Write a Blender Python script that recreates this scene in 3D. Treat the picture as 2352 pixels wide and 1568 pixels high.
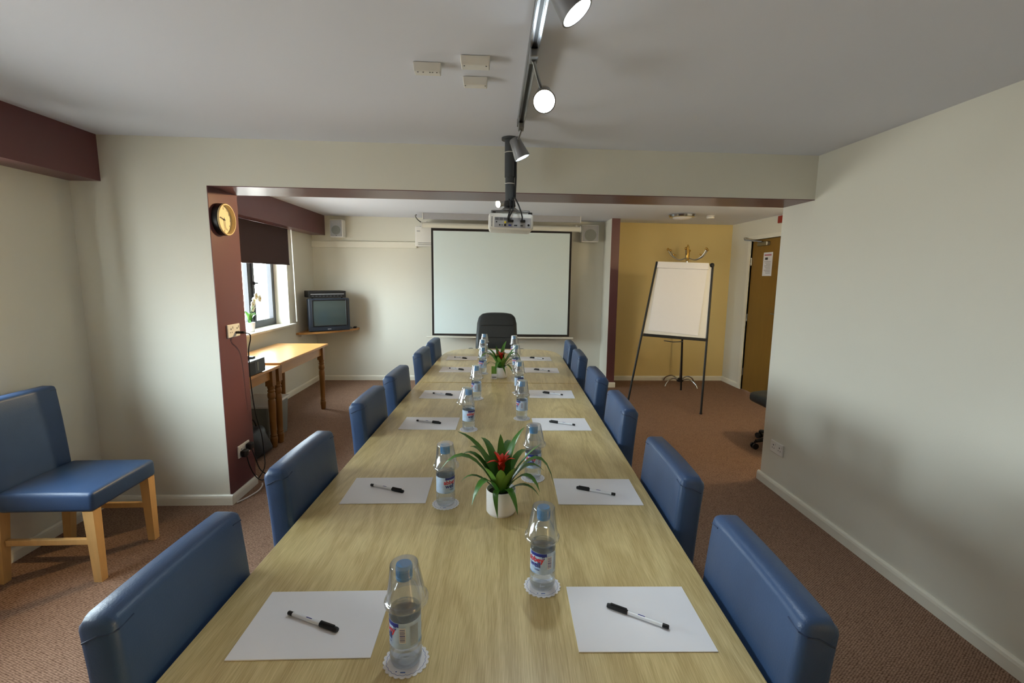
import bpy, bmesh, math, random
from mathutils import Vector, Matrix, Euler
random.seed(7)
for o in list(bpy.data.objects): bpy.data.objects.remove(o)
scene = bpy.context.scene
COL = scene.collection
PI = math.pi
def R(d): return math.radians(d)

# ---------------------------------------------------------------- camera
FPX = 1074.87
PITCH, YAW, ROLL = R(7.946), R(-2.2177), R(0.5605)
CAM = Vector((0, 0, 1.5286))
_r = Vector((math.cos(YAW), math.sin(YAW), 0))
FWD = Vector((-math.sin(YAW)*math.cos(PITCH), math.cos(YAW)*math.cos(PITCH), -math.sin(PITCH)))
_u = _r.cross(FWD)
RT = _r*math.cos(ROLL) + _u*math.sin(ROLL)
UP = -_r*math.sin(ROLL) + _u*math.cos(ROLL)
cd = bpy.data.cameras.new('camera'); cam = bpy.data.objects.new('camera', cd); COL.objects.link(cam)
cd.sensor_width = 36; cd.lens = FPX/2352*36; cd.clip_start = 0.02; cd.clip_end = 200
m = Matrix((RT, UP, -FWD)).transposed().to_4x4(); m.translation = CAM
cam.matrix_world = m
scene.camera = cam

# ---------------------------------------------------------------- world (overcast sky), exposure
SKY = 30.0
wd = bpy.data.worlds.new('overcast_sky'); scene.world = wd; wd.use_nodes = True
bgn = wd.node_tree.nodes['Background']
bgn.inputs[1].default_value = SKY
wt = wd.node_tree; wtc = wt.nodes.new('ShaderNodeTexCoord'); wsp = wt.nodes.new('ShaderNodeSeparateXYZ'); wcr = wt.nodes.new('ShaderNodeValToRGB')
wmr = wt.nodes.new('ShaderNodeMapRange'); wmr.inputs[1].default_value = -1.0; wmr.inputs[2].default_value = 1.0
wt.links.new(wtc.outputs['Generated'], wsp.inputs[0]); wt.links.new(wsp.outputs['Z'], wmr.inputs[0]); wt.links.new(wmr.outputs[0], wcr.inputs[0]); wt.links.new(wcr.outputs[0], bgn.inputs[0])
we = wcr.color_ramp.elements          # pale ground below the horizon, brighter overcast above
we[0].position = 0.44; we[0].color = (0.55, 0.55, 0.52, 1); we[1].position = 0.60; we[1].color = (0.80, 0.93, 1.0, 1)
scene.view_settings.view_transform = 'Standard'
scene.view_settings.look = 'None'
scene.view_settings.exposure = 0.43
scene.view_settings.gamma = 1.0
scene.view_settings.use_curve_mapping = False

# pixel -> point helpers (photo frame 2352 x 1568)
def ray(x, y): return RT*((x-1176)/FPX) - UP*((y-784)/FPX) + FWD
def onZ(x, y, z=0.0):
    d = ray(x, y); return CAM + d*((z-CAM.z)/d.z)
def onY(x, y, Y):
    d = ray(x, y); return CAM + d*((Y-CAM.y)/d.y)
def onX(x, y, X):
    d = ray(x, y); return CAM + d*((X-CAM.x)/d.x)
# the table stands 2 degrees off the room's axes
TH = R(2.0)
def T(x, y, z=0.0):
    return Vector((x*math.cos(TH)+y*math.sin(TH), -x*math.sin(TH)+y*math.cos(TH), z))
TZ = 0.74

# ---------------------------------------------------------------- materials
def lin(c):
    c = c/255.0
    return c/12.92 if c <= 0.04045 else ((c+0.055)/1.055)**2.4
def rgb(r, g, b): return (lin(r), lin(g), lin(b), 1)
MATS = {}
def mat(name, col, rough=0.5, metal=0.0, var=0.06, scale=30.0, bump=0.0, bscale=200.0, spec=0.5, trans=0.0, ior=1.45, coat=0.0, stretch=None):
    if name in MATS: return MATS[name]
    mt = bpy.data.materials.new(name); mt.use_nodes = True
    nt = mt.node_tree; p = nt.nodes['Principled BSDF']
    p.inputs['Roughness'].default_value = rough; p.inputs['Metallic'].default_value = metal
    p.inputs['Specular IOR Level'].default_value = spec; p.inputs['IOR'].default_value = ior
    p.inputs['Transmission Weight'].default_value = trans; p.inputs['Coat Weight'].default_value = coat
    tc = nt.nodes.new('ShaderNodeTexCoord')
    src = tc.outputs['Object']
    if stretch:
        mp = nt.nodes.new('ShaderNodeMapping'); mp.inputs['Scale'].default_value = stretch
        nt.links.new(src, mp.inputs[0]); src = mp.outputs[0]
    nz = nt.nodes.new('ShaderNodeTexNoise'); nz.inputs['Scale'].default_value = scale; nz.inputs['Detail'].default_value = 4
    nt.links.new(src, nz.inputs['Vector'])
    mx = nt.nodes.new('ShaderNodeMix'); mx.data_type = 'RGBA'
    mx.inputs[6].default_value = tuple(c*(1-var) for c in col[:3])+(1,)
    mx.inputs[7].default_value = tuple(min(1, c*(1+var)) for c in col[:3])+(1,)
    nt.links.new(nz.outputs['Fac'], mx.inputs[0]); nt.links.new(mx.outputs[2], p.inputs['Base Color'])
    if bump:
        n2 = nt.nodes.new('ShaderNodeTexNoise'); n2.inputs['Scale'].default_value = bscale; n2.inputs['Detail'].default_value = 3
        nt.links.new(src, n2.inputs['Vector'])
        b = nt.nodes.new('ShaderNodeBump'); b.inputs['Strength'].default_value = bump; b.inputs['Distance'].default_value = 0.002
        nt.links.new(n2.outputs['Fac'], b.inputs['Height']); nt.links.new(b.outputs[0], p.inputs['Normal'])
    MATS[name] = mt
    return mt
def emis(name, col, s):
    mt = bpy.data.materials.new(name); mt.use_nodes = True; nt = mt.node_tree
    nt.nodes.remove(nt.nodes['Principled BSDF'])
    e = nt.nodes.new('ShaderNodeEmission'); e.inputs[0].default_value = col; e.inputs[1].default_value = s
    nt.links.new(e.outputs[0], nt.nodes['Material Output'].inputs[0]); MATS[name] = mt
    return mt
def clear(name, tint, gloss_rough=0.03, ior=1.45, amount=1.0, extra=0.0, milk=0.0):
    """thin clear plastic or glass sheet: see-through with fresnel reflection"""
    mt = bpy.data.materials.new(name); mt.use_nodes = True; nt = mt.node_tree
    nt.nodes.remove(nt.nodes['Principled BSDF'])
    t = nt.nodes.new('ShaderNodeBsdfTransparent'); t.inputs[0].default_value = tint
    g = nt.nodes.new('ShaderNodeBsdfGlossy'); g.inputs['Roughness'].default_value = gloss_rough
    lw = nt.nodes.new('ShaderNodeLayerWeight'); lw.inputs[0].default_value = 0.5
    po = nt.nodes.new('ShaderNodeMath'); po.operation = 'POWER'; po.inputs[1].default_value = 3.0
    nt.links.new(lw.outputs['Facing'], po.inputs[0])
    ma = nt.nodes.new('ShaderNodeMath'); ma.operation = 'MULTIPLY_ADD'; ma.inputs[1].default_value = amount; ma.inputs[2].default_value = extra
    nt.links.new(po.outputs[0], ma.inputs[0])
    mx = nt.nodes.new('ShaderNodeMixShader')
    tout = t.outputs[0]
    if milk:
        df = nt.nodes.new('ShaderNodeBsdfTranslucent'); df.inputs[0].default_value = (.80, .90, 1, 1)
        d2 = nt.nodes.new('ShaderNodeBsdfDiffuse'); d2.inputs[0].default_value = (.80, .90, 1, 1)
        m0 = nt.nodes.new('ShaderNodeMixShader'); nt.links.new(df.outputs[0], m0.inputs[1]); nt.links.new(d2.outputs[0], m0.inputs[2])
        m1 = nt.nodes.new('ShaderNodeMixShader'); m1.inputs[0].default_value = milk
        nt.links.new(tout, m1.inputs[1]); nt.links.new(m0.outputs[0], m1.inputs[2]); tout = m1.outputs[0]
    nt.links.new(ma.outputs[0], mx.inputs[0]); nt.links.new(tout, mx.inputs[1]); nt.links.new(g.outputs[0], mx.inputs[2])
    nt.links.new(mx.outputs[0], nt.nodes['Material Output'].inputs[0]); MATS[name] = mt
    return mt

M_CREAM = mat('cream_paint', rgb(222, 220, 207), 0.55, var=0.015, scale=3, bump=0.15, bscale=120)
M_CEIL = mat('ceiling_paint', rgb(224, 227, 237), 0.7, var=0.012, scale=3, bump=0.1, bscale=90)
M_PURPLE = mat('plum_paint', rgb(104, 64, 66), 0.33, var=0.05, scale=6, bump=0.05)
M_WTRIM = mat('white_gloss_trim', rgb(232, 229, 215), 0.3, var=0.02)
M_BLIND = mat('dark_brown_blind', rgb(66, 48, 48), 0.85, var=0.12, scale=300)
M_DARKFRAME = mat('dark_window_frame', rgb(44, 46, 52), 0.35)
M_BLUE = mat('blue_vinyl', rgb(48, 72, 108), 0.40, var=0.08, scale=14, bump=0.25, bscale=260, spec=0.5)
M_SEAM = mat('blue_seam', rgb(34, 52, 84), 0.6)
M_BEECH = mat('beech_wood', rgb(208, 166, 108), 0.4, var=0.14, scale=9, stretch=(6, 6, 0.7))
M_PINE = mat('pine_wood', rgb(190, 138, 78), 0.28, var=0.16, scale=7, stretch=(5, 0.7, 5))
M_PINELEG = mat('pine_leg', rgb(136, 92, 42), 0.35, var=0.16, scale=7, stretch=(5, 5, 0.7))
M_BLACK = mat('black_plastic', rgb(22, 22, 24), 0.45)
M_BLACKFAB = mat('black_leather', rgb(38, 42, 44), 0.5, var=0.2, scale=60, bump=0.3)
M_WHITE = mat('white_plastic', rgb(228, 226, 220), 0.4, var=0.02)
M_PAPER = mat('white_paper', rgb(230, 229, 232), 0.75, var=0.01)
M_CHROME = mat('brushed_chrome', rgb(196, 198, 202), 0.18, metal=1.0)
M_STEEL = mat('satin_steel', rgb(150, 152, 155), 0.35, metal=1.0)
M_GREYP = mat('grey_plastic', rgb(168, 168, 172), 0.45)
M_DGREY = mat('dark_grey_plastic', rgb(66, 70, 74), 0.4)
M_TVGREY = mat('blue_grey_plastic', rgb(46, 53, 64), 0.4)
M_SCREENG = mat('tube_glass', rgb(66, 76, 74), 0.12, var=0.03, spec=0.8)
M_LEAF = mat('green_leaf', rgb(62, 110, 34), 0.35, var=0.3, scale=25)
M_LEAF2 = mat('pale_leaf', rgb(112, 150, 62), 0.4, var=0.2, scale=25)
M_RED = mat('red_bract', rgb(206, 52, 34), 0.4, var=0.25, scale=40)
M_SOIL = mat('dark_soil', rgb(38, 34, 28), 0.9, var=0.4, scale=120, bump=0.8)
M_CERAM = mat('white_ceramic', rgb(232, 228, 226), 0.25, var=0.015)
M_CAPB = mat('blue_cap', rgb(74, 146, 200), 0.35, var=0.04)
M_LABEL = mat('bottle_label', rgb(186, 208, 236), 0.35, var=0.22, scale=60)
M_LNAVY = mat('label_navy', rgb(40, 52, 140), 0.35)
M_LRED = mat('label_red', rgb(212, 44, 60), 0.35)
M_LSKY = mat('label_sky', rgb(118, 166, 218), 0.35, var=0.2, scale=90)
M_LGREY = mat('label_grey', rgb(160, 172, 190), 0.4, var=0.15, scale=400)
M_LINEB = mat('coaster_blue', rgb(70, 104, 168), 0.7)
M_DOOR = mat('brown_door', rgb(134, 100, 42), 0.4, var=0.12, scale=5, stretch=(4, 4, 0.5))
M_GOLD = mat('brass', rgb(200, 160, 84), 0.25, metal=1.0)
M_SCREEN = mat('screen_fabric', rgb(224, 238, 238), 0.85, var=0.008)
M_BROWNB = mat('screen_border', rgb(34, 27, 24), 0.8)
M_DIAL = mat('clock_dial', rgb(236, 224, 186), 0.6)
M_ORCHID = mat('orchid_petal', rgb(240, 238, 222), 0.5)
M_YELLOW = mat('yellow_plastic', rgb(214, 190, 40), 0.4)
M_BLUEP = mat('blue_port', rgb(52, 70, 160), 0.4)
M_CLOUDP = mat('cloudy_plastic', rgb(128, 132, 126), 0.4, var=0.08, scale=8)
M_REDP = mat('red_plastic', rgb(150, 50, 38), 0.4)
M_PINK = mat('pink_print', rgb(186, 120, 132), 0.7)
M_PANE = clear('window_glass', (0.98, 0.99, 0.985, 1), 0.0, 1.45, .6, .04)
M_CUP = clear('clear_cup', (0.955, 0.96, 0.965, 1), 0.07, 1.5, 1.0, 0.09, .035)
M_PET = clear('clear_bottle', (0.95, 0.965, 0.98, 1), 0.06, 1.5, .8, 0.07, .05)
M_PENB = mat('pen_barrel', rgb(226, 228, 232), 0.2, var=0.02)
def water_mat():
    mt = bpy.data.materials.new('water'); mt.use_nodes = True; nt = mt.node_tree
    nt.nodes.remove(nt.nodes['Principled BSDF'])
    g = nt.nodes.new('ShaderNodeBsdfGlass'); g.inputs['IOR'].default_value = 1.33; g.inputs['Roughness'].default_value = 0.0
    g.inputs[0].default_value = (0.93, 0.965, 1, 1)
    t = nt.nodes.new('ShaderNodeBsdfTransparent'); t.inputs[0].default_value = (0.94, 0.965, 1, 1)
    mx = nt.nodes.new('ShaderNodeMixShader'); mx.inputs[0].default_value = 0.5
    nt.links.new(t.outputs[0], mx.inputs[1]); nt.links.new(g.outputs[0], mx.inputs[2])
    nt.links.new(mx.outputs[0], nt.nodes['Material Output'].inputs[0]); return mt
M_WATER = water_mat()

def carpet_mat():
    mt = bpy.data.materials.new('loop_carpet'); mt.use_nodes = True; nt = mt.node_tree
    p = nt.nodes['Principled BSDF']; p.inputs['Roughness'].default_value = 0.95; p.inputs['Specular IOR Level'].default_value = 0.1
    tc = nt.nodes.new('ShaderNodeTexCoord'); mp = nt.nodes.new('ShaderNodeMapping')
    mp.inputs['Rotation'].default_value = (0, 0, R(38)); mp.inputs['Scale'].default_value = (1.0, 1.9, 1.0)
    nt.links.new(tc.outputs['Object'], mp.inputs[0])
    v = nt.nodes.new('ShaderNodeTexVoronoi'); v.inputs['Scale'].default_value = 84; v.inputs['Randomness'].default_value = 0.3
    nt.links.new(mp.outputs[0], v.inputs['Vector'])
    nz = nt.nodes.new('ShaderNodeTexNoise'); nz.inputs['Scale'].default_value = 14; nz.inputs['Detail'].default_value = 5
    nt.links.new(tc.outputs['Object'], nz.inputs['Vector'])
    cr = nt.nodes.new('ShaderNodeValToRGB')
    cr.color_ramp.elements[0].position = 0.0; cr.color_ramp.elements[0].color = rgb(194, 160, 138)
    cr.color_ramp.elements[1].position = 0.75; cr.color_ramp.elements[1].color = rgb(82, 56, 40)
    nt.links.new(v.outputs['Distance'], cr.inputs[0])
    mx = nt.nodes.new('ShaderNodeMix'); mx.data_type = 'RGBA'; mx.blend_type = 'MULTIPLY'; mx.inputs[0].default_value = 1
    c2 = nt.nodes.new('ShaderNodeValToRGB')
    c2.color_ramp.elements[0].color = (0.82, 0.8, 0.78, 1); c2.color_ramp.elements[1].color = (1, 1, 1, 1)
    nt.links.new(nz.outputs['Fac'], c2.inputs[0])
    nt.links.new(cr.outputs[0], mx.inputs[6]); nt.links.new(c2.outputs[0], mx.inputs[7])
    nt.links.new(mx.outputs[2], p.inputs['Base Color'])
    b = nt.nodes.new('ShaderNodeBump'); b.invert = True; b.inputs['Strength'].default_value = 0.8; b.inputs['Distance'].default_value = 0.004
    nt.links.new(v.outputs['Distance'], b.inputs['Height']); nt.links.new(b.outputs[0], p.inputs['Normal'])
    return mt
M_CARPET = carpet_mat()

def oak_mat():
    mt = bpy.data.materials.new('oak_veneer'); mt.use_nodes = True; nt = mt.node_tree
    p = nt.nodes['Principled BSDF']; p.inputs['Roughness'].default_value = 0.30; p.inputs['Specular IOR Level'].default_value = 0.55
    tc = nt.nodes.new('ShaderNodeTexCoord')
    def noise(scale, st, det=5, dist=0.0):
        mp = nt.nodes.new('ShaderNodeMapping'); mp.inputs['Scale'].default_value = st
        nt.links.new(tc.outputs['Object'], mp.inputs[0])
        n = nt.nodes.new('ShaderNodeTexNoise'); n.inputs['Scale'].default_value = scale; n.inputs['Detail'].default_value = det
        n.inputs['Distortion'].default_value = dist
        nt.links.new(mp.outputs[0], n.inputs['Vector']); return n
    fine = noise(60, (11, 0.30, 1), 6)
    big = noise(5, (1.6, 0.22, 1), 3, 0.8)
    # cathedral figure: rings of a slow noise
    mu = nt.nodes.new('ShaderNodeMath'); mu.operation = 'MULTIPLY'; mu.inputs[1].default_value = 34
    nt.links.new(big.outputs['Fac'], mu.inputs[0])
    fr = nt.nodes.new('ShaderNodeMath'); fr.operation = 'SINE'; nt.links.new(mu.outputs[0], fr.inputs[0])
    ad = nt.nodes.new('ShaderNodeMath'); ad.operation = 'MULTIPLY_ADD'; ad.inputs[1].default_value = 0.10
    nt.links.new(fr.outputs[0], ad.inputs[0]); nt.links.new(fine.outputs['Fac'], ad.inputs[2])
    cr = nt.nodes.new('ShaderNodeValToRGB')
    e = cr.color_ramp.elements
    e[0].position = 0.25; e[0].color = rgb(175, 152, 100); e[1].position = 0.78; e[1].color = rgb(217, 198, 144)
    nt.links.new(ad.outputs[0], cr.inputs[0]); nt.links.new(cr.outputs[0], p.inputs['Base Color'])
    b = nt.nodes.new('ShaderNodeBump'); b.inputs['Strength'].default_value = 0.12; b.inputs['Distance'].default_value = 0.001
    nt.links.new(fine.outputs['Fac'], b.inputs['Height']); nt.links.new(b.outputs[0], p.inputs['Normal'])
    return mt
M_OAK = oak_mat()

# ---------------------------------------------------------------- mesh builder
class MB:
    def __init__(s): s.v = []; s.f = []; s.mi = []; s.cur = 0
    def add(s, vs, fs, M=None):
        o = len(s.v)
        s.v += [tuple(M @ Vector(p)) if M else tuple(p) for p in vs]
        s.f += [tuple(i+o for i in f) for f in fs]; s.mi += [s.cur]*len(fs); return s
    def box(s, x0, x1, y0, y1, z0, z1, M=None):
        vs = [(x, y, z) for z in (z0, z1) for y in (y0, y1) for x in (x0, x1)]
        return s.add(vs, [(0, 2, 3, 1), (4, 5, 7, 6), (0, 1, 5, 4), (2, 6, 7, 3), (0, 4, 6, 2), (1, 3, 7, 5)], M)
    def rbox(s, x0, x1, y0, y1, z0, z1, r=0.01, seg=2, M=None, fn=None, cuts=0):
        bm = bmesh.new(); bmesh.ops.create_cube(bm, size=1)
        for v in bm.verts:
            v.co = Vector(((x0+x1)/2+v.co.x*(x1-x0), (y0+y1)/2+v.co.y*(y1-y0), (z0+z1)/2+v.co.z*(z1-z0)))
        bmesh.ops.bevel(bm, geom=bm.edges[:], offset=r, segments=seg, profile=0.5, affect='EDGES')
        if cuts:
            big = [e for e in bm.edges if e.calc_length() > 4*r]
            bmesh.ops.subdivide_edges(bm, edges=big, cuts=cuts, use_grid_fill=True)
        bm.verts.index_update()
        vs = [fn(v.co) if fn else v.co[:] for v in bm.verts]
        fs = [tuple(v.index for v in f.verts) for f in bm.faces]
        bm.free(); return s.add(vs, fs, M)
    def cyl(s, p0, p1, r0, r1=None, n=16, caps=True):
        r1 = r0 if r1 is None else r1
        p0 = Vector(p0); p1 = Vector(p1); d = (p1-p0).normalized()
        a = d.orthogonal().normalized(); b = d.cross(a)
        vs = []
        for p, r in ((p0, r0), (p1, r1)):
            for i in range(n):
                t = 2*PI*i/n; vs.append(p+(a*math.cos(t)+b*math.sin(t))*r)
        fs = [(i, (i+1) % n, n+(i+1) % n, n+i) for i in range(n)]
        if caps: fs += [tuple(range(n-1, -1, -1)), tuple(range(n, 2*n))]
        return s.add(vs, fs)
    def lathe(s, prof, n=24, M=None, close=True):
        vs = []; fs = []
        for r, z in prof:
            for i in range(n):
                t = 2*PI*i/n; vs.append((r*math.cos(t), r*math.sin(t), z))
        for k in range(len(prof)-1):
            for i in range(n):
                j = (i+1) % n; fs.append((k*n+i, k*n+j, (k+1)*n+j, (k+1)*n+i))
        if close:
            fs.append(tuple(range(n-1, -1, -1))); L = (len(prof)-1)*n; fs.append(tuple(range(L, L+n)))
        return s.add(vs, fs, M)
    def tube(s, pts, r, n=8):
        pts = [Vector(p) for p in pts]; vs = []; fs = []
        rr = r if isinstance(r, (list, tuple)) else [r]*len(pts)
        ref = None
        for i, p in enumerate(pts):
            d = (pts[min(i+1, len(pts)-1)]-pts[max(i-1, 0)])
            d = d.normalized() if d.length > 1e-9 else Vector((0, 0, 1))
            if ref is None: ref = d.orthogonal().normalized()
            a = (ref-d*ref.dot(d))
            a = a.normalized() if a.length > 1e-6 else d.orthogonal().normalized()
            ref = a; b = d.cross(a)
            for k in range(n):
                t = 2*PI*k/n; vs.append(p+(a*math.cos(t)+b*math.sin(t))*rr[i])
        for i in range(len(pts)-1):
            for k in range(n):
                j = (k+1) % n; fs.append((i*n+k, i*n+j, (i+1)*n+j, (i+1)*n+k))
        fs += [tuple(range(n-1, -1, -1)), tuple(range((len(pts)-1)*n, len(pts)*n))]
        return s.add(vs, fs)
    def prism(s, poly, z0, z1, M=None):
        n = len(poly)
        vs = [(x, y, z0) for x, y in poly]+[(x, y, z1) for x, y in poly]
        fs = [tuple(range(n-1, -1, -1)), tuple(range(n, 2*n))]+[(i, (i+1) % n, n+(i+1) % n, n+i) for i in range(n)]
        return s.add(vs, fs, M)
    def ball(s, c, r, n=10, sc=(1, 1, 1)):
        prof = [(r*math.sin(PI*k/n), -r*math.cos(PI*k/n)) for k in range(n+1)]
        prof[0] = (r*0.02, -r); prof[-1] = (r*0.02, r)
        return s.lathe(prof, n*2, Matrix.Translation(c) @ Matrix.Diagonal((sc[0], sc[1], sc[2], 1)))
    def build(s, name, mt, parent=None, smooth=None, loc=None):
        me = bpy.data.meshes.new(name); me.from_pydata(s.v, [], s.f)
        ml = mt if isinstance(mt, (list, tuple)) else [mt]
        for x in ml: me.materials.append(x)
        for p, i in zip(me.polygons, s.mi): p.material_index = i
        bm = bmesh.new(); bm.from_mesh(me); bmesh.ops.recalc_face_normals(bm, faces=bm.faces[:]); bm.to_mesh(me); bm.free()
        if smooth:
            for p in me.polygons: p.use_smooth = True
            me.set_sharp_from_angle(angle=R(smooth))
        o = bpy.data.objects.new(name, me); COL.objects.link(o)
        if parent: o.parent = parent
        if loc is not None: o.location = loc
        return o

def tag(o, label, cat, group=None):
    o['label'] = label; o['category'] = cat
    if group: o['group'] = group
    return o
def thing(name, label, cat, loc=(0, 0, 0), rotz=0.0, group=None):
    o = bpy.data.objects.new(name, None); o.empty_display_size = 0.05; COL.objects.link(o)
    o.location = loc; o.rotation_euler = (0, 0, rotz); return tag(o, label, cat, group)
def struct(o, label=None):
    o['kind'] = 'structure'
    if label: o['label'] = label
    return o
def copy_tree(o, parent=None):
    c = o.copy(); COL.objects.link(c); c.parent = parent
    for ch in list(o.children): copy_tree(ch, c)
    return c
def bez(p0, p1, p2, n=8):
    p0, p1, p2 = Vector(p0), Vector(p1), Vector(p2)
    return [p0*(1-t)**2+p1*2*t*(1-t)+p2*t*t for t in [i/n for i in range(n+1)]]
def spline(pts, n=6):
    pts = [Vector(p) for p in pts]; out = []
    for i in range(len(pts)-1):
        a = pts[max(i-1, 0)]; b = pts[i]; c = pts[i+1]; d = pts[min(i+2, len(pts)-1)]
        for k in range(n):
            t = k/n
            out.append(0.5*((2*b)+(c-a)*t+(2*a-5*b+4*c-d)*t*t+(3*b-a-3*c+d)*t**3))
    return out+[pts[-1]]
_txt = {}
def text2d(s, size, bold=0.0):
    k = (s, size, bold)
    if k in _txt: return _txt[k]
    cu = bpy.data.curves.new('t', 'FONT'); cu.body = s; cu.size = size; cu.align_x = 'CENTER'; cu.offset = bold; cu.resolution_u = 3
    ob = bpy.data.objects.new('t', cu); COL.objects.link(ob)
    dg = bpy.context.evaluated_depsgraph_get(); dg.update()
    me = bpy.data.meshes.new_from_object(ob.evaluated_get(dg))
    r = ([tuple(v.co) for v in me.vertices], [tuple(p.vertices) for p in me.polygons])
    bpy.data.objects.remove(ob); bpy.data.curves.remove(cu); bpy.data.meshes.remove(me)
    _txt[k] = r; return r

# ================================================================ ROOM
XL, XR, YB, XD = -2.56, 2.05, 6.80, 3.44
YN, YF, XP = 3.02, 3.35, -1.75           # dividing wall faces, pillar reveal
YR = -2.6
def cz(x): return 2.34-0.0087*(x+2.36)     # old ceiling, a little out of level
def hz(x): return 2.053-0.0065*(x+1.75)

b = MB().box(-2.9, 3.75, YR-0.2, 7.1, -0.12, 0.0)
struct(b.build('floor', M_CARPET))
b = MB()
b.add([(-2.9, YR-.2, cz(-2.9)), (3.75, YR-.2, cz(3.75)), (3.75, 7.1, cz(3.75)), (-2.9, 7.1, cz(-2.9)),
       (-2.9, YR-.2, 2.5), (3.75, YR-.2, 2.5), (3.75, 7.1, 2.5), (-2.9, 7.1, 2.5)],
      [(0, 1, 2, 3), (4, 5, 6, 7), (0, 1, 5, 4), (1, 2, 6, 5), (2, 3, 7, 6), (3, 0, 4, 7)])
struct(b.build('ceiling', M_CEIL))

WINS = [(4.05, 5.95, 0.90, 2.09), (0.55, 2.36, 0.90, 2.09)]   # far, near, behind
WT = 0.27
b = MB()
ys = sorted(WINS); y = YR
for (y0, y1, z0, z1) in ys:
    b.box(XL-WT, XL, y, y0, 0, 2.36); b.box(XL-WT, XL, y0, y1, 0, z0); b.box(XL-WT, XL, y0, y1, z1, 2.36); y = y1
b.box(XL-WT, XL, y, YB, 0, 2.36)
struct(b.build('wall_left', M_CREAM))
b = MB().box(XL-WT, 1.625, YB, YB+.2, 0, 2.36); struct(b.build('wall_back', M_CREAM))
b = MB().box(1.625, XD+.16, YB, YB+.2, 0, 2.36); struct(b.build('wall_alcove_back', mat('pale_yellow_paint', rgb(222, 200, 140), .6, var=.015, scale=3, bump=.15, bscale=120)))
b = MB().box(XL-WT, XR+.14, YR-.15, YR, 0, 2.36); struct(b.build('wall_rear', M_CREAM))
OY0, OY1 = -2.0, -1.114        # added opening behind the camera; its jamb cuts the edge of the warm patch
b = MB().box(XR, XR+.14, OY1, YF, 0, 2.31).box(XR, XR+.14, YR, OY0, 0, 2.31).box(XR, XR+.14, OY0, OY1, 2.04, 2.31); struct(b.build('wall_right', M_CREAM))
b = MB().box(XR+.14, 3.62, YR-.1, YR, 0, 2.31).box(3.62, 3.72, YR, -.5, 0, 2.31).box(XR+.14, 3.62, -.6, -.5, 0, 2.31); struct(b.build('wall_added_enclosure', M_CREAM))  # added enclosure around the added lamp, keeps sky light out of the opening
b = MB().box(XR+.14, XD+.16, YF-.15, YF, 0, 2.31); struct(b.build('wall_alcove', M_CREAM))
DY0, DY1, DZ = 5.46, 6.26, 2.035
b = MB().box(XD, XD+.16, YF, DY0, 0, 2.30).box(XD, XD+.16, DY1, YB, 0, 2.30).box(XD, XD+.16, DY0, DY1, DZ, 2.30)
struct(b.build('wall_door', M_CREAM))
# dividing wall: pillar + lintel, plum inside the opening
b = MB()
b.box(XL, XP-.004, YN, YF, 0, 2.345)
x0, x1 = XP-.004, XR
b.add([(x0, YN, hz(x0)+.004), (x1, YN, hz(x1)+.004), (x1, YF, hz(x1)+.004), (x0, YF, hz(x0)+.004),
       (x0, YN, 2.345), (x1, YN, 2.31), (x1, YF, 2.31), (x0, YF, 2.345)],
      [(0, 1, 2, 3), (4, 5, 6, 7), (0, 1, 5, 4), (1, 2, 6, 5), (2, 3, 7, 6), (3, 0, 4, 7)])
b.cur = 1
b.box(XP-.004, XP, YN+.0005, YF-.0005, 0, hz(XP)+.003)
b.add([(XP-.004, YN+.0005, hz(x0)), (x1, YN+.0005, hz(x1)), (x1, YF-.0005, hz(x1)), (XP-.004, YF-.0005, hz(x0)),
       (XP-.004, YN+.0005, hz(x0)+.005), (x1, YN+.0005, hz(x1)+.005), (x1, YF-.0005, hz(x1)+.005), (XP-.004, YF-.0005, hz(x0)+.005)],
      [(0, 1, 2, 3), (4, 5, 6, 7), (0, 1, 5, 4), (1, 2, 6, 5), (2, 3, 7, 6), (3, 0, 4, 7)])
struct(b.build('wall_middle', [M_CREAM, M_PURPLE]))
# stub wall at the back
b = MB().box(1.57, 1.68, 6.365, YB, 0, 2.32); b.cur = 1; b.box(1.569, 1.681, 6.36, 6.3655, 0, 2.315)
struct(b.build('wall_stub', [M_CREAM, M_PURPLE]))
# pelmets
for i, (y0, y1) in enumerate(((YR, YN), (YF, YB))):
    b = MB(); zt = 2.345
    b.box(XL, -2.375, y0, y1, 2.072, zt); struct(b.build('trim_%d' % (i+1), M_PURPLE), 'plum pelmet box under the ceiling')
# skirting
def skirt(name, p0, p1, nrm, h=0.07, t=0.018):
    p0 = Vector(p0); p1 = Vector(p1); nrm = Vector(nrm)
    prof = [(0, 0), (t, 0), (t, h*.72), (t*.82, h*.9), (t*.45, h), (0, h)]
    vs = []
    for p in (p0, p1):
        for a, z in prof: q = p+nrm*a; vs.append((q.x, q.y, z))
    n = len(prof)
    fs = [tuple(range(n)), tuple(range(n, 2*n))]+[(i, (i+1) % n, n+(i+1) % n, n+i) for i in range(n)]
    return struct(MB().add(vs, fs).build(name, M_WTRIM))
skirt('baseboard_left', (XL, YR, 0), (XL, YN, 0), (1, 0, 0))
skirt('baseboard_left_far', (XL, YF, 0), (XL, YB, 0), (1, 0, 0))
skirt('baseboard_middle', (XL, YN, 0), (XP+.018, YN, 0), (0, -1, 0))
skirt('baseboard_pillar', (XP, YN, 0), (XP, YF-.01, 0), (1, 0, 0), 0.06)
skirt('baseboard_right', (XR, OY1, 0), (XR, YF+.018, 0), (-1, 0, 0))
skirt('baseboard_back', (XL, YB, 0), (1.57, YB, 0), (0, -1, 0))
skirt('baseboard_alcove', (1.68, YB, 0), (XD, YB, 0), (0, -1, 0))
skirt('baseboard_stub', (1.555, 6.36, 0), (1.695, 6.36, 0), (0, -1, 0))
skirt('baseboard_stub_side', (1.57, 6.36, 0), (1.57, YB, 0), (-1, 0, 0))
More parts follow.
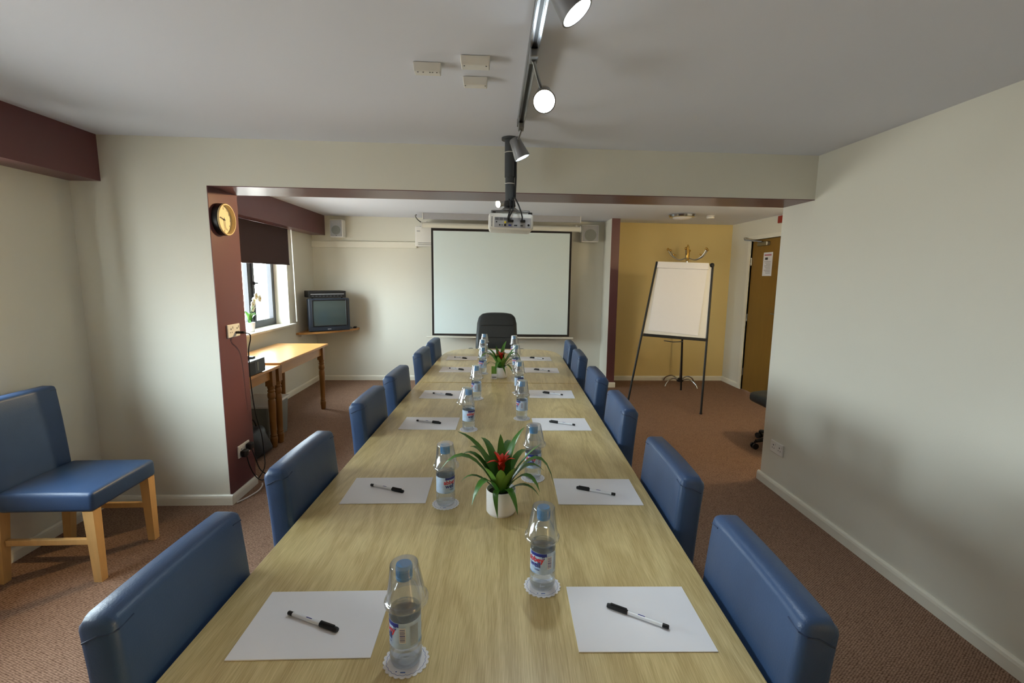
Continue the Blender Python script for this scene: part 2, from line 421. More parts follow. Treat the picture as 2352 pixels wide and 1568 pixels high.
skirt('baseboard_door', (XD, DY1+.06, 0), (XD, YB, 0), (-1, 0, 0))

# windows
def window(n, y0, y1, z0, z1, mull):
    xf = XL-.165; fw = .055
    b = MB()
    b.box(xf-.05, xf, y0, y0+fw, z0, z1).box(xf-.05, xf, y1-fw, y1, z0, z1)
    b.box(xf-.05, xf, y0+fw, y1-fw, z0, z0+fw).box(xf-.05, xf, y0+fw, y1-fw, z1-fw, z1)
    for mY in mull: b.box(xf-.05, xf+.004, mY-.028, mY+.028, z0+fw, z1-fw)
    w = struct(b.build('window_%d' % n, M_DARKFRAME), 'dark framed casement window in white reveal')
    ed = [y0+fw]+[q for mY in mull for q in (mY-.028, mY+.028)]+[y1-fw]
    for k in range(0, len(ed), 2):
        a, c = ed[k], ed[k+1]
        MB().box(xf-.03, xf-.024, a, c, z0+fw, z1-fw).build('pane', M_PANE, w)
        s = MB()
        s.box(xf-.04, xf+.012, a+.001, a+.046, z0+fw, z1-fw).box(xf-.04, xf+.012, c-.046, c-.001, z0+fw, z1-fw)
        s.box(xf-.04, xf+.012, a+.046, c-.046, z0+fw, z0+fw+.04).box(xf-.04, xf+.012, a+.046, c-.046, z1-fw-.04, z1-fw)
        s.build('casement', M_DARKFRAME, w)
        h = MB(); h.rbox(xf+.0121, xf+.03, a+.006, a+.03, 1.40, 1.44, .004); h.rbox(xf+.03, xf+.042, a+.008, a+.075, 1.412, 1.43, .004)
        h.build('window_handle', M_DARKFRAME, w)
    MB().rbox(xf+.001, XL+.055, y0-.06, y1+(.07 if n == 1 else .0), z0-.012, z0+.012, .006).build('window_sill', M_WTRIM, w)
    # white lining of the reveal
    MB().box(xf, XL-.001, y1-.006, y1-.0005, z0+.012, z1).box(xf, XL-.001, y0+.0005, y0+.006, z0+.012, z1).build('reveal_lining', M_WTRIM, w)
    return w
window(1, *WINS[0], [4.74, 5.37])
window(2, *WINS[1], [1.15, 1.75])
for i, (y0, y1, z0, z1) in enumerate(WINS):      # sampling portals for the sky light (they emit nothing)
    ld = bpy.data.lights.new('sky_portal', 'AREA'); ld.shape = 'RECTANGLE'; ld.size = y1-y0; ld.size_y = z1-z0
    ld.cycles.is_portal = True
    lo = bpy.data.objects.new('sky_portal', ld); COL.objects.link(lo)
    lo.location = (XL-WT-.02, (y0+y1)/2, (z0+z1)/2); lo.rotation_euler = (R(90), 0, R(-90))
# roller blinds
for (y0, y1, z0, z1), lab, zb in ((WINS[0], 'dark brown roller blind half down over the window beside the television', 1.65), (WINS[1], 'dark brown roller blind half down over the window behind the lone chair', 1.50)):
    t = thing('roller_blind', lab, 'blind', (XL+.045, (y0+y1)/2, zb), 0, 'window blinds')
    w = (y1-y0)/2-.035
    MB().box(-.0012, .0012, -w, w, .0, 2.071-zb).build('blind_fabric', M_BLIND, t)
    MB().rbox(-.006, .006, -w-.004, w+.004, -.014, .002, .004).build('bottom_bar', M_BLIND, t)
    if zb < 1.6: continue
    c = MB()
    p0 = Vector((.01, w+.075, 2.069-zb)); p1 = Vector((.01, w+.10, .93-zb))
    c.tube([p0, p0.lerp(p1, .5), p1, p1+Vector((0, .018, 0)), p0.lerp(p1, .5)+Vector((0, .016, 0)), p0+Vector((0, .012, 0))], .0032, 6)
    c.build('bead_chain', M_WHITE, t, 40)

# door in the alcove
b = MB()
b.box(XD-.014, XD+.15, DY1, DY1+.06, 0, DZ+.05).box(XD-.014, XD+.15, DY0-.06, DY0, 0, DZ+.05).box(XD-.014, XD+.15, DY0, DY1, DZ, DZ+.05)
struct(b.build('trim_3', M_WTRIM), 'white door frame')
d = struct(MB().box(XD+.02, XD+.062, DY0+.004, DY1-.004, .006, DZ-.004).build('door_1', M_DOOR), 'plain brown flush door with closer')
h = MB().box(XD+.014, XD+.0195, DY0+.04, DY0+.085, .98, 1.16); h.cyl((XD+.0139, DY0+.062, 1.10), (XD-.04, DY0+.062, 1.10), .009, n=10); h.cyl((XD-.036, DY0+.062, 1.10), (XD-.036, DY0+.18, 1.10), .008, n=10)
h.build('door_handle', M_STEEL, d, 40)
h = MB().rbox(XD-.03, XD+.0195, 5.86, 6.08, 1.945, 1.995, .008)
dc = h.build('door_closer', M_STEEL, d)
h = MB().tube([(XD-.01, 6.0, 2.0), (XD-.13, 6.2, 2.03), (XD-.02, 6.42, 2.075)], .009, 6); h.build('closer_arm', M_STEEL, dc, 40)
for z in (.25, 1.0, 1.75):
    MB().cyl((XD+.012, DY1-.003, z-.05), (XD+.012, DY1-.003, z+.05), .007, n=8).build('hinge', M_STEEL, d, 40)
# fire notice on the door
nt_ = thing('door_notice', 'white printed notice taped to the brown door', 'notice', (XD+.0195, 5.885, 1.71))
MB().box(-.0015, 0, -.10, .10, -.148, .148).build('sheet', M_PAPER, nt_)
q = MB()
q.box(-.0022, -.0016, -.075, .075, .105, .125); q.build('heading', M_PINK, nt_)
q = MB(); q.box(-.0022, -.0016, .0, .06, .055, .085)
for k in range(9): q.box(-.0022, -.0016, -.07, .07-.02*(k % 3), .03-.018*k, .034-.018*k)
q.build('print_lines', M_DGREY, nt_)
ra = tag(MB().rbox(XD-.035, XD-.001, 5.56, 5.66, 2.19, 2.275, .006).build('fire_alarm', M_REDP), 'small red fire alarm box high on the wall by the brown door', 'alarm')

# ================================================================ CONFERENCE TABLES (local frame = table frame)
XT0, XT1 = -0.685, 0.515
def pedestal(root, y):
    xm = (XT0+XT1)/2
    MB().rbox(xm-.10, xm+.10, y-.03, y+.03, .05, .70, .006).build('leg', M_OAK, root)
    MB().rbox(xm-.19, xm+.19, y-.04, y+.04, .0, .05, .012).build('foot', M_BLACK, root)
    MB().box(xm-.28, xm+.28, y-.02, y+.02, .70, .712).build('top_rail', M_BLACK, root)
def table(label, poly, ypeds, ):
    t = thing('conference_table', label, 'table', (0, 0, 0), -TH, 'conference tables')
    b = MB()
    n = len(poly); cx = sum(p[0] for p in poly)/n; cy = sum(p[1] for p in poly)/n
    def ins(p, d):
        return (p[0]+d*(1 if p[0] < cx else -1), p[1]+d*(1 if p[1] < cy else -1))
    rings = [([ins(p, .003) for p in poly], .712), (poly, .715), (poly, .737), ([ins(p, .003) for p in poly], .74)]
    vs = [(x, y, z) for ring, z in rings for x, y in ring]
    fs = [tuple(range(n-1, -1, -1)), tuple(range(3*n, 4*n))]
    for k in range(3): fs += [(k*n+i, k*n+(i+1) % n, (k+1)*n+(i+1) % n, (k+1)*n+i) for i in range(n)]
    b.add(vs, fs); b.build('table_top', M_OAK, t)
    for y in ypeds: pedestal(t, y)
    return t
table('long oak veneer conference table with straight ends', [(XT0, .50), (XT1, .50), (XT1, 3.406), (XT0, 3.406)], (1.29, 2.69))
end = [(XT1, 3.418)]
xm = (XT0+XT1)/2; hw = (XT1-XT0)/2
for k in range(25):
    a = PI*k/24; c, s_ = math.cos(a), math.sin(a)
    end.append((xm+hw*math.copysign(abs(c)**.42, c), 4.42+.645*abs(s_)**.62))
end.append((XT0, 3.418))
table('oak veneer conference table with rounded far end under the projection screen', end, (3.47, 4.17))

# ================================================================ BLUE CHAIRS
def make_chair():
    t = thing('dining_chair', 'x', 'chair')
    def seatfn(v):
        x, y, z = v
        k = max(0, (z-.40)/.075)
        puff = .012*(1-min(1, (x/.225)**2))*(1-min(1, (y/.245)**2)) if z > .46 else 0
        return (x*(1-.015*k), y, z+puff)
    MB().rbox(-.222, .222, -.20, .245, .375, .472, .02, 3, fn=seatfn, cuts=4).build('seat', M_BLUE, t, 60)
    def backfn(v):
        x, y, z = v
        h = (z-.37)/.54
        y2 = y-.022*h*h-.010*h-.006*(1-(x/.21)**2)*h
        return (x*(1-.04*h), y2, z-(.012 if z > .85 and y < -.25 else 0))
    MB().rbox(-.210, .210, -.268, -.190, .365, .91, .019, 3, fn=backfn, cuts=5).build('backrest', M_BLUE, t, 60)
    for s in (-1, 1):
        p = [backfn(q) for q in ((s*.165, -.1893, .888), (s*.200, -.1915, .884), (s*.2092, -.203, .880), (s*.2104, -.225, .877), (s*.2104, -.255, .873))]
        MB().tube(p, .0017, 6).build('seam', M_SEAM, t)
    for sx in (-1, 1):
        x = sx*.188
        b = MB()
        def leg(x, y, x2, y2, a, c):
            vs = [(x2+i*c, y2+j*c, 0) for i, j in ((-1, -1), (1, -1), (1, 1), (-1, 1))]+[(x+i*a, y+j*a, .376) for i, j in ((-1, -1), (1, -1), (1, 1), (-1, 1))]
            return MB().add(vs, [(3, 2, 1, 0), (4, 5, 6, 7), (0, 1, 5, 4), (1, 2, 6, 5), (2, 3, 7, 6), (3, 0, 4, 7)])
        leg(x, .212, x, .218, .025, .019).build('leg', M_BEECH, t)
        leg(x, -.215, x, -.245, .025, .019).build('leg', M_BEECH, t)
        MB().rbox(x-.011, x+.011, -.20, .198, .195, .225, .003).build('stretcher', M_BEECH, t)
    return t
chair = make_chair()
words = ['first', 'second', 'third', 'fourth', 'fifth', 'sixth']
LY = [.967, 1.617, 2.405, 3.02, 3.90, 4.50]
RY = [.975, 1.585, 2.350, 3.04, 3.83, 4.42]
CG = 'blue chairs along the conference table'
first = True
for side, ysd in (('window', LY), ('plain wall', RY)):
    for i, y in enumerate(ysd):
        c = chair if first else copy_tree(chair); first = False
        x = -.487 if side == 'window' else .318
        c.location = T(x, y); c.rotation_euler = (0, 0, (-PI/2 if side == 'window' else PI/2)-TH+R(random.uniform(-.8, .8)))
        c['label'] = 'blue vinyl chair, %s side of the table, %s from the screen end' % (side, words[5-i])
        c['group'] = CG
c = copy_tree(chair)
c.location = (-2.185, 2.42, 0); c.rotation_euler = (0, 0, -PI/2+R(1))
c['label'] = 'blue vinyl chair with pale wooden legs standing apart against the left wall'
del c['group']

# ================================================================ PADS AND PENS
papers = [(-.436, .972, .032), (.299, .997, .012), (-.443, 1.640, .037), (.323, 1.643, -.002), (-.426, 2.433, .001), (.275, 2.435, .024),
          (-.439, 3.052, -.006), (.280, 3.086, -.018), (-.438, 3.892, -.008), (.261, 3.893, -.013), (-.460, 4.446, .03), (.245, 4.450, .005)]
pap = MB().box(-.1485, .1485, -.105, .105, 0, .0022)
pm = None
for i, (x, y, a) in enumerate(papers+[(-.135, 4.865, 0.0)]):
    if pm is None: o = pap.build('note_paper', M_PAPER); pm = o
    else: o = pm.copy(); COL.objects.link(o)
    o.location = T(x, y, TZ+.0003); o.rotation_euler = (0, 0, a-TH)
    if i < 12:
        tag(o, 'blank white paper, %s side of the table, %s from the screen end' % ('window' if i % 2 == 0 else 'plain wall', words[5-i//2]), 'paper', 'note papers on the table')
    else: tag(o, 'blank white paper at the table head before the black office chair', 'paper', 'note papers on the table')
def make_pen():
    t = thing('pen', 'x', 'pen')
    Mx = Matrix.Rotation(PI/2, 4, 'Y')
    MB().lathe([(.0046, -.062), (.0046, .02)], 12, Mx).build('barrel', M_PENB, t, 40)
    MB().lathe([(.0052, .020), (.0058, .022), (.0058, .066), (.0045, .070)], 12, Mx).build('cap', M_BLACK, t, 40)
    MB().rbox(.022, .062, -.0025, .0025, .0056, .0088, .001, 1).build('clip', M_BLACK, t)
    MB().lathe([(.0040, -.074), (.0049, -.072), (.0049, -.060)], 12, Mx).build('end_plug', M_BLACK, t, 40)
    MB().tube([(-.012+.010*math.cos(q)*.8, -.0035*0+.0002, .0044+.0008*math.sin(q)) for q in [PI*k/6 for k in range(7)]], .0009, 5).build('printed_mark', M_LNAVY, t)
    return t
pen = make_pen(); first = True
pens = [((780, 1450), (662, 1408)), ((1392, 1390), (1535, 1442)), ((929, 1130), (852, 1114)), ((1323, 1120), (1412, 1136)), ((1013, 972), (958, 966)), ((1261, 968), (1320, 976)),
        ((1040, 907.5), (995, 903)), ((1245, 901), (1293, 907)), ((1066, 849.5), (1032, 845.5)), ((1225, 848), (1263, 852.3)), ((1074, 823.5), (1043, 820)), ((1216, 821), (1249, 824))]
for i, (a, b_) in enumerate(pens):
    pa = onZ(*a, TZ+.006); pb = onZ(*b_, TZ+.006); d = pa-pb
    p = pen if first else copy_tree(pen); first = False
    mid = (pa+pb)/2
    p.location = (mid.x, mid.y, TZ+.0025+.0058); p.rotation_euler = (0, 0, math.atan2(d.y, d.x))
    tag(p, 'black capped white pen, %s side of the table, %s from the screen end' % ('window' if i % 2 == 0 else 'plain wall', words[5-i//2]), 'pen', 'pens on the note papers')

# ================================================================ BOTTLES, CUPS, COASTERS
def wrap(b, vs, fs, r, ang, zc):
    out = []
    for x, y, *_ in vs:
        a = ang+x/r; out.append((r*math.sin(a), -r*math.cos(a), zc+y))
    b.add(out, fs)
def wrect(b, r, a0, w, z0, z1, seg=6, sh=0.0):
    vs = []; fs = []
    for i in range(seg+1):
        x = -w/2+w*i/seg
        for z, s in ((z0, 0), (z1, sh)): vs.append((x+s, z))
    for i in range(seg): fs.append((2*i, 2*i+2, 2*i+3, 2*i+1))
    wrap(b, vs, fs, r, a0, 0)
def make_bottle():
    t = thing('water_bottle', 'x', 'bottle')
    out = [(.012, .003), (.022, .0), (.029, .003), (.0325, .012), (.0325, .020), (.0312, .024), (.0325, .028), (.0325, .034), (.0312, .038), (.0325, .042), (.0325, .048), (.0316, .050),
           (.0316, .106), (.0325, .108), (.0325, .114), (.0305, .119), (.0325, .124), (.0325, .130), (.0318, .140), (.0290, .155), (.0230, .169), (.0165, .179), (.0140, .184), (.0140, .200)]
    MB().lathe(out, 28).build('bottle_body', M_PET, t, 70)
    inn = [(max(.004, r-.0009), z+.0012) for r, z in out if z <= .119]+[(.0296, .1205)]
    MB().lathe(inn, 28).build('water', M_WATER, t, 70)
    b = MB(); b.lathe([(.0160, .184), (.0166, .186), (.0166, .190), (.0160, .191), (.0163, .212), (.0150, .215)], 24)
    cap = b.build('cap', M_CAPB, t, 30)
    rg = MB()
    for k in range(24):
        a = 2*PI*k/24; rg.cyl((.0162*math.cos(a), .0162*math.sin(a), .193), (.0163*math.cos(a), .0163*math.sin(a), .210), .0005, n=4)
    rg.build('cap_ribs', M_CAPB, cap)
    b = MB(); b.lathe([(.03185, .050), (.03185, .106)], 32, close=False)
    lb = b.build('label', M_LABEL, t, 80)
    r = .0322
    b = MB(); wrect(b, r, R(18), .048, .0975, .1055, 12); b.build('label_band', M_LNAVY, lb, 80)
    b = MB(); wrect(b, r, R(-14), .020, .0515, .066, 8, .016); b.build('label_swoosh', M_LSKY, lb, 80)
    b = MB(); wrect(b, r, R(150), .016, .052, .080, 6, .014); b.build('label_swoosh', M_LSKY, lb, 80)
    r = .0324
    b = MB(); wrap(b, *text2d('abbey', .0195, .0005), r, R(6), .0825); b.build('lettering_abbey', M_LRED, lb)
    b = MB(); wrap(b, *text2d('well', .0195, .0005), r, R(4), .0690); wrap(b, *text2d('water', .006, .0001), r, R(16), .0605); b.build('lettering_well', M_LNAVY, lb)
    b = MB()
    for x, y, w, h in ((-.0030, .004, .0026, .0034), (.0004, .0042, .0028, .0032), (-.0026, -.0002, .0014, .0036), (.0006, -.0002, .0028, .0034)):
        wrap(b, [(x, y-h/2), (x+w, y-h/2+.0006), (x+w+.0005, y+h/2), (x+.0004, y+h/2-.0007)], [(0, 1, 2, 3)], r, R(44), .093)
    b.build('jagged_emblem', M_LNAVY, lb)
    b = MB(); wrect(b, r, R(74), .013, .064, .097, 4); pn = b.build('barcode_panel', M_PAPER, lb, 80)
    b = MB()
    z = .067
    for k, h in enumerate((1, .5, 1.5, .6, 1, .5, 2, .7, .5, 1.4, .6, 1, .5, 1.2)):
        wrect(b, .0326, R(74), .0105, z, z+.00095*h, 4); z += .00095*h+.0011
    b.build('barcode_bars', M_LNAVY, lb, 80)
    b = MB(); wrect(b, r, R(118), .018, .055, .098, 5); b.build('info_panel', M_LGREY, lb, 80)
    return t
def make_cup():
    t = thing('plastic_cup', 'x', 'cup')
    pr = [(.001, .0), (.0270, .0), (.0282, -.0018), (.0288, -.006), (.0395, -.074), (.0425, -.075), (.0448, -.079), (.0448, -.0838), (.0434, -.0842), (.0434, -.080), (.0405, -.0768), (.0386, -.0755), (.0279, -.006), (.0270, -.0014), (.001, -.0014)]
    MB().lathe(pr, 28, close=False).build('cup_wall', M_CUP, t, 50)
    return t
def make_coaster():
    t = thing('paper_coaster', 'x', 'coaster')
    def ring(r, amp, n=132): return [((r+amp*abs(math.sin(11*2*PI*k/n)))*math.cos(2*PI*k/n) if True else 0, (r+amp*abs(math.sin(11*2*PI*k/n)))*math.sin(2*PI*k/n)) for k in range(n)]
    MB().prism(ring(.0438, .0036), 0, .0014).build('paper_disc', M_PAPER, t)
    a = ring(.0380, .0018); c = ring(.0388, .0018); n = len(a)
    vs = [(x, y, .0017) for x, y in a]+[(x, y, .0017) for x, y in c]
    MB().add(vs, [(i, (i+1) % n, n+(i+1) % n, n+i) for i in range(n)]).build('printed_line', M_LINEB, t)
    b = MB().box(-.006, .004, -.0335, -.0310, .0015, .0017); b.box(-.016, -.013, -.031, -.029, .0015, .0017); b.build('printed_name', M_LINEB, t)
    return t
bot, cup, coa = make_bottle(), make_cup(), make_coaster(); first = True
# x, y, label turn, cup tilt (x,y), cup shift
BL = [(-.209, .868, -72, (3, -4)), (-.220, 1.540, 32, (2, -6)), (-.211, 2.338, 24, (0, 13)), (-.216, 2.955, -82, (2, 4)), (-.222, 3.742, -40, (-2, 3)), (-.247, 4.19, 20, (1, -3)), (-.256, 4.62, -60, (2, -4))]
BR = [(.088, 1.106, -46, (3, 3)), (.094, 1.756, -30, (-2, -6)), (.069, 2.535, -78, (3, -2)), (.063, 3.12, 6, (0, -5)), (.051, 3.88, -35, (-3, -4)), (.038, 4.50, -70, (2, 2))]
for side, lst in (('window', BL), ('plain wall', BR)):
    n = len(lst)
    for i, (x, y, turn, tilt) in enumerate(lst):
        o = [bot, cup, coa] if first else [copy_tree(q) for q in (bot, cup, coa)]
        first = False
        p = T(x, y)
        o[0].location = (p.x, p.y, TZ+.002); o[0].rotation_euler = (0, 0, R(turn)-TH)
        o[1].location = (p.x, p.y, TZ+.002+.2168); o[1].rotation_euler = (R(tilt[0]*.6), R(tilt[1]*.6), R(i*40))
        if i == 2 and side == 'window':
            o[1].rotation_euler = (0, R(9), 0); o[1].location = (p.x-.004, p.y, TZ+.002+.2185)
        o[2].location = (p.x, p.y, TZ+.0003); o[2].rotation_euler = (0, 0, R(random.uniform(-30, 30)) if i > 1 else 0)
        w = ['first', 'second', 'third', 'fourth', 'fifth', 'sixth', 'seventh'][n-1-i]
        where = '%s from the screen, row nearer the %s' % (w, 'window' if side == 'window' else 'bare wall')
        tag(o[0], 'blue capped water bottle, '+where, 'bottle', 'water bottles on the table')
        tag(o[1], 'clear cup upturned on bottle, '+where, 'cup', 'upturned plastic cups')
        tag(o[2], 'scalloped white coaster under bottle, '+where, 'coaster', 'paper coasters')

# ================================================================ BROMELIADS
def leaf(tip, ctl, w, base=(0, 0, 0), n=8, fold=.25, taper=.6):
    pts = bez(base, ctl, tip, n)
    b = MB(); vs = []; fs = []
    for i, p in enumerate(pts):
        t = i/n
        d = (pts[min(i+1, n)]-pts[max(i-1, 0)]).normalized()
        side = d.cross(Vector((0, 0, 1)))
        if side.length < .25: side = Vector((1, 0, 0)) if abs(d.x) < .7 else Vector((0, 1, 0))
        side = (side-d*side.dot(d)).normalized(); nr = side.cross(d)
        if nr.z < 0: nr = -nr
        hw = w*(1-t**3.2)**.9*(taper+(1-taper)*min(1, t*3))+.0004
        vs += [p-side*hw+nr*hw*fold, p, p+side*hw+nr*hw*fold]
    for i in range(n):
        a = i*3; fs += [(a, a+1, a+4, a+3), (a+1, a+2, a+5, a+4)]
    o = len(vs); vs2 = vs+[v-Vector((0, 0, .0008)) for v in vs]
    fs2 = fs+[tuple(i+o for i in reversed(f)) for f in fs]
    return b.add(vs2, fs2)
LEAVES = [((-.150, .05, .185), (-.05, .02, .16), .013), ((-.197, -.03, .085), (-.11, -.02, .205), .014), ((-.110, .07, .125), (-.05, .05, .14), .012), ((-.092, -.085, -.012), (-.055, -.06, .125), .013),
          ((-.135, -.01, .03), (-.09, -.01, .095), .006), ((-.008, -.105, -.045), (-.028, -.075, .065), .008), ((.055, -.10, -.035), (.03, -.07, .075), .010), ((.125, -.04, .0), (.08, -.035, .07), .007),
          ((.125, -.075, .03), (.085, -.05, .135), .011), ((.145, .03, .055), (.08, .02, .13), .011), ((.178, -.01, .015), (.13, 0, .225), .012), ((.130, -.03, .175), (.045, -.02, .10), .015),
          ((.078, .06, .20), (.015, .03, .14), .015), ((-.005, .085, .165), (.0, .05, .11), .013), ((-.075, .12, .14), (-.03, .06, .15), .012), ((.10, .12, .09), (.05, .07, .14), .011),
          ((.03, .15, .12), (.01, .07, .16), .012), ((-.14, .05, .10), (-.08, .03, .16), .010), ((-.05, -.05, .10), (-.035, -.03, .07), .015), ((.045, -.05, .10), (.03, -.035, .07), .016), ((.0, -.055, .095), (.0, -.04, .06), .016)]
def plant(label, loc, turn, card):
    t = thing('potted_bromeliad', label, 'plant', loc, -TH, 'potted plants on the table')
    RM = Matrix.Rotation(turn, 3, 'Z')
    MB().lathe([(.002, .002), (.043, .0), (.046, .003), (.047, .007), (.0495, .009), (.0500, .082), (.0490, .085), (.0470, .085), (.0460, .080), (.0455, .07), (.002, .068)], 36, close=False).build('pot', M_CERAM, t, 40)
    MB().lathe([(.0452, .070), (.03, .074), (.001, .075)], 24, close=False).build('soil', M_SOIL, t, 40)
    for i, (tip, ctl, w) in enumerate(LEAVES):
        tip = RM @ Vector(tip); ctl = RM @ Vector(ctl)
        bx = Vector((tip[0], tip[1], 0)).normalized()*.012
        leaf(tip, ctl, w*1.25, base=bx-Vector((0, 0, .01))).build('leaf', M_LEAF2 if i > 17 else M_LEAF, t, 60, loc=(0, 0, .078))
    for k in range(10):
        a = 2*PI*k/10+.2; rr = .050 if k % 2 else .028; z = .118 if k % 2 else .138
        leaf((rr*math.cos(a), rr*math.sin(a), z-.01*(k % 3)), (.008*math.cos(a), .008*math.sin(a), .115), .0085, base=(.004*math.cos(a), .004*math.sin(a), .07), n=5, fold=.4).build('flower_bract', M_RED, t, 60, loc=(0, 0, .078))
    if card:
        MB().box(-.072, -.032, -.052, -.0512, .0, .10).build('plant_sleeve_card', M_LEAF2, t)
        b = MB().box(-.072, -.030, -.0535, -.0525, .0, .040); cd_ = b.build('price_tag', M_PAPER, t)
        b = MB()
        for k in range(9): b.box(-.066+.0035*k, -.0645+.0035*k, -.0542, -.0537, .008, .018)
        b.build('barcode', M_BLACK, cd_)
    return t
p = T(-.026, 1.487); plant('red flowered bromeliad in a plain white pot between the bottle rows', (p.x, p.y, TZ), 0, False)
p = T(-.071, 3.60); plant('red flowered bromeliad in white pot with a price card leaning on it', (p.x, p.y, TZ), R(28), True)

# ================================================================ OFFICE CHAIRS
def office_chair(label, loc, rz, arms=True, a0=.3):
    t = thing('office_chair', label, 'chair', loc, rz, 'black office chairs')     # faces local +Y
    for k in range(5):
        a = 2*PI*k/5+a0; d = Vector((math.cos(a), math.sin(a), 0))
        MB().tube([d*.03+Vector((0, 0, .10)), d*.16+Vector((0, 0, .095)), d*.29+Vector((0, 0, .070))], [.026, .022, .016], 8).build('base_arm', M_BLACK, t, 50)
        w = d*.30; s = Vector((-d.y, d.x, 0))
        b = MB()
        for q in (-1, 1): b.cyl(w+s*q*.010+Vector((0, 0, .027)), w+s*q*.026+Vector((0, 0, .027)), .027, n=14)
        b.cyl(w+Vector((0, 0, .03)), w+Vector((0, 0, .072)), .007, n=8); b.build('caster', M_BLACK, t, 40)
    MB().cyl((0, 0, .09), (0, 0, .36), .026, n=14).build('gas_column', M_BLACK, t, 40)
    MB().rbox(-.11, .11, -.12, .12, .355, .395, .01).build('tilt_mechanism', M_BLACK, t)
    def sf(v): x, y, z = v; return (x, y, z+.012*(1-(x/.26)**2)*(1 if z > .44 else 0)-.018*max(0, (y-.12)/.13))
    MB().rbox(-.255, .255, -.24, .25, .395, .485, .035, 3, fn=sf, cuts=4).build('seat', M_BLACKFAB, t, 60)
    def bf(v):
        x, y, z = v; h = (z-.50)/.58
        wx = 1-.10*abs(h-.35)
        if h > .8: wx *= 1-.35*((h-.8)/.2)**2*0.35
        return (x*wx, y-.10*h*h+.03*math.sin(h*5), z-.05*(abs(x)/.235)**3*max(0, h-.6))
    back = MB().rbox(-.252, .252, -.30, -.205, .50, 1.085, .045, 4, fn=bf, cuts=6).build('backrest', M_BLACKFAB, t, 60)
    b = MB()
    for h in (.62, .80, .94):
        b.tube([Vector(bf((x, -.2035, h))) for x in [-.2+.04*k for k in range(11)]], .0035, 6)
    b.build('stitch_line', M_BLACK, back)
    MB().tube([(0, -.08, .375), (0, -.24, .40), (0, -.300, .56)], .022, 8).build('back_post', M_BLACK, t, 50)
    for s in ((-1, 1) if arms else ()):
        b = MB(); b.tube(spline([(s*.24, .08, .42), (s*.30, .09, .50), (s*.30, .06, .64), (s*.29, -.10, .66), (s*.25, -.21, .62)], 5), .014, 8)
        ar = b.build('armrest', M_BLACK, t, 50)
        MB().rbox(s*.30-.028, s*.30+.028, -.14, .10, .652, .682, .012).build('arm_pad', M_BLACK, ar, 50)
    return t
p = T(-.165, 5.335); office_chair('black leather high backed office chair at the head of the conference table', (p.x, p.y+.02, 0), PI-TH)
office_chair('black office chair mostly hidden behind the end of the right wall', (2.665, 3.99, 0), R(90), False, R(90))

# ================================================================ CEILING TRACKS, SPOTLIGHTS, PROJECTOR
def track(label, x, y0, y1):
    z = cz(x)
    t = thing('light_track', label, 'track', (x, y0, z), 0, 'spotlight tracks')
    L = y1-y0
    MB().box(-.017, .017, 0, L, -.034, -.0005).build('channel', M_STEEL, t)
    b = MB().box(-.006, .006, .02, L-.02, -.0345, -.0342); b.build('slot', M_BLACK, t)
    for q in (-1, 1): MB().box(q*.012-.003, q*.012+.003, .0, L, -.0375, -.0343).build('channel_lip', M_CHROME, t)
    MB().box(-.018, .018, L, L+.012, -.036, -.0006).build('end_cap', M_DGREY, t)
track('steel spotlight track on the near ceiling above the conference table', .13, .05, 2.50)
track('steel spotlight track beyond the plum lintel', .06, 3.50, 4.62)
def look(d):
    d = Vector(d).normalized(); return d.to_track_quat('-Z', 'Y').to_matrix().to_4x4()
def spot(label, base, head, d, col, power, lit, cone=70, Lh=.105, r=.042, disc=40):
    """base: clip on track; head: centre of the front disc; d: beam direction"""
    t = thing('track_spotlight', label, 'spotlight', base, 0, 'track spotlights')
    base = Vector(base); hd = Vector(head)-base; d = Vector(d).normalized()
    Mx = Matrix.Translation(hd) @ look(d)
    MB().rbox(-.014, .014, -.03, .03, -.028, -.0005, .004).build('track_adaptor', M_STEEL, t)
    back = hd-d*Lh*.75
    MB().tube(bez((0, 0, -.028), Vector((0, 0, -.028)).lerp(back, .5)+Vector((0, .01, -.01)), back, 6), .006, 8).build('arm', M_STEEL, t, 50)
    pr = [(.004, Lh), (r*.55, Lh), (r*.68, Lh*.93), (r*.80, Lh*.5), (r, .0), (r*.90, .0), (r*.84, .012), (.002, .012)]
    MB().lathe(pr, 28, Mx, close=False).build('lamp_head', M_STEEL, t, 40)
    MB().lathe([(r*.84, .0115), (.001, .0115), (.001, .009), (r*.84, .009)], 24, Mx, close=False).build('lamp_lens', emis('lens_'+label[:12]+str(len(MATS)), col, disc) if lit else M_GREYP, t)
    if power:
        ld = bpy.data.lights.new('spot_beam', 'SPOT'); ld.energy = power; ld.color = col[:3]; ld.spot_size = R(cone); ld.spot_blend = .5; ld.shadow_soft_size = .035
        lo = bpy.data.objects.new('spot_beam', ld); COL.objects.link(lo); lo.parent = t
        lo.matrix_local = Matrix.Translation(hd+d*.004) @ look(d)
COOL = (0.80, 0.93, 1.0, 1); WARM = (1.0, 0.72, 0.36, 1)
zt = cz(.13)-.0378
spot('lit chrome spotlight on the near track pointing down at the bare wall side', (.13, 1.13, zt), (.194, 1.205, 2.15), (.55, -.12, -.8), COOL, 12, True, 75)
spot('glaring chrome spotlight on the near track turned back from the screen', (.13, 1.70, zt), (.176, 1.777, 2.15), (-.06, -.80, -.55), COOL, 14, True, 95)
spot('chrome spotlight at the track end beside the projector pole', (.13, 2.46, zt), (.143, 2.53, 2.135), (.42, .02, -.9), COOL, 18, True, 56)
zt2 = cz(.06)-.0378
spot('warm glowing spotlight beside the projector beyond the lintel', (.06, 4.52, zt2), (.030, 4.44, 2.185), (-.74, -.62, -.20), WARM, 170, True, 62, Lh=.085, r=.036)

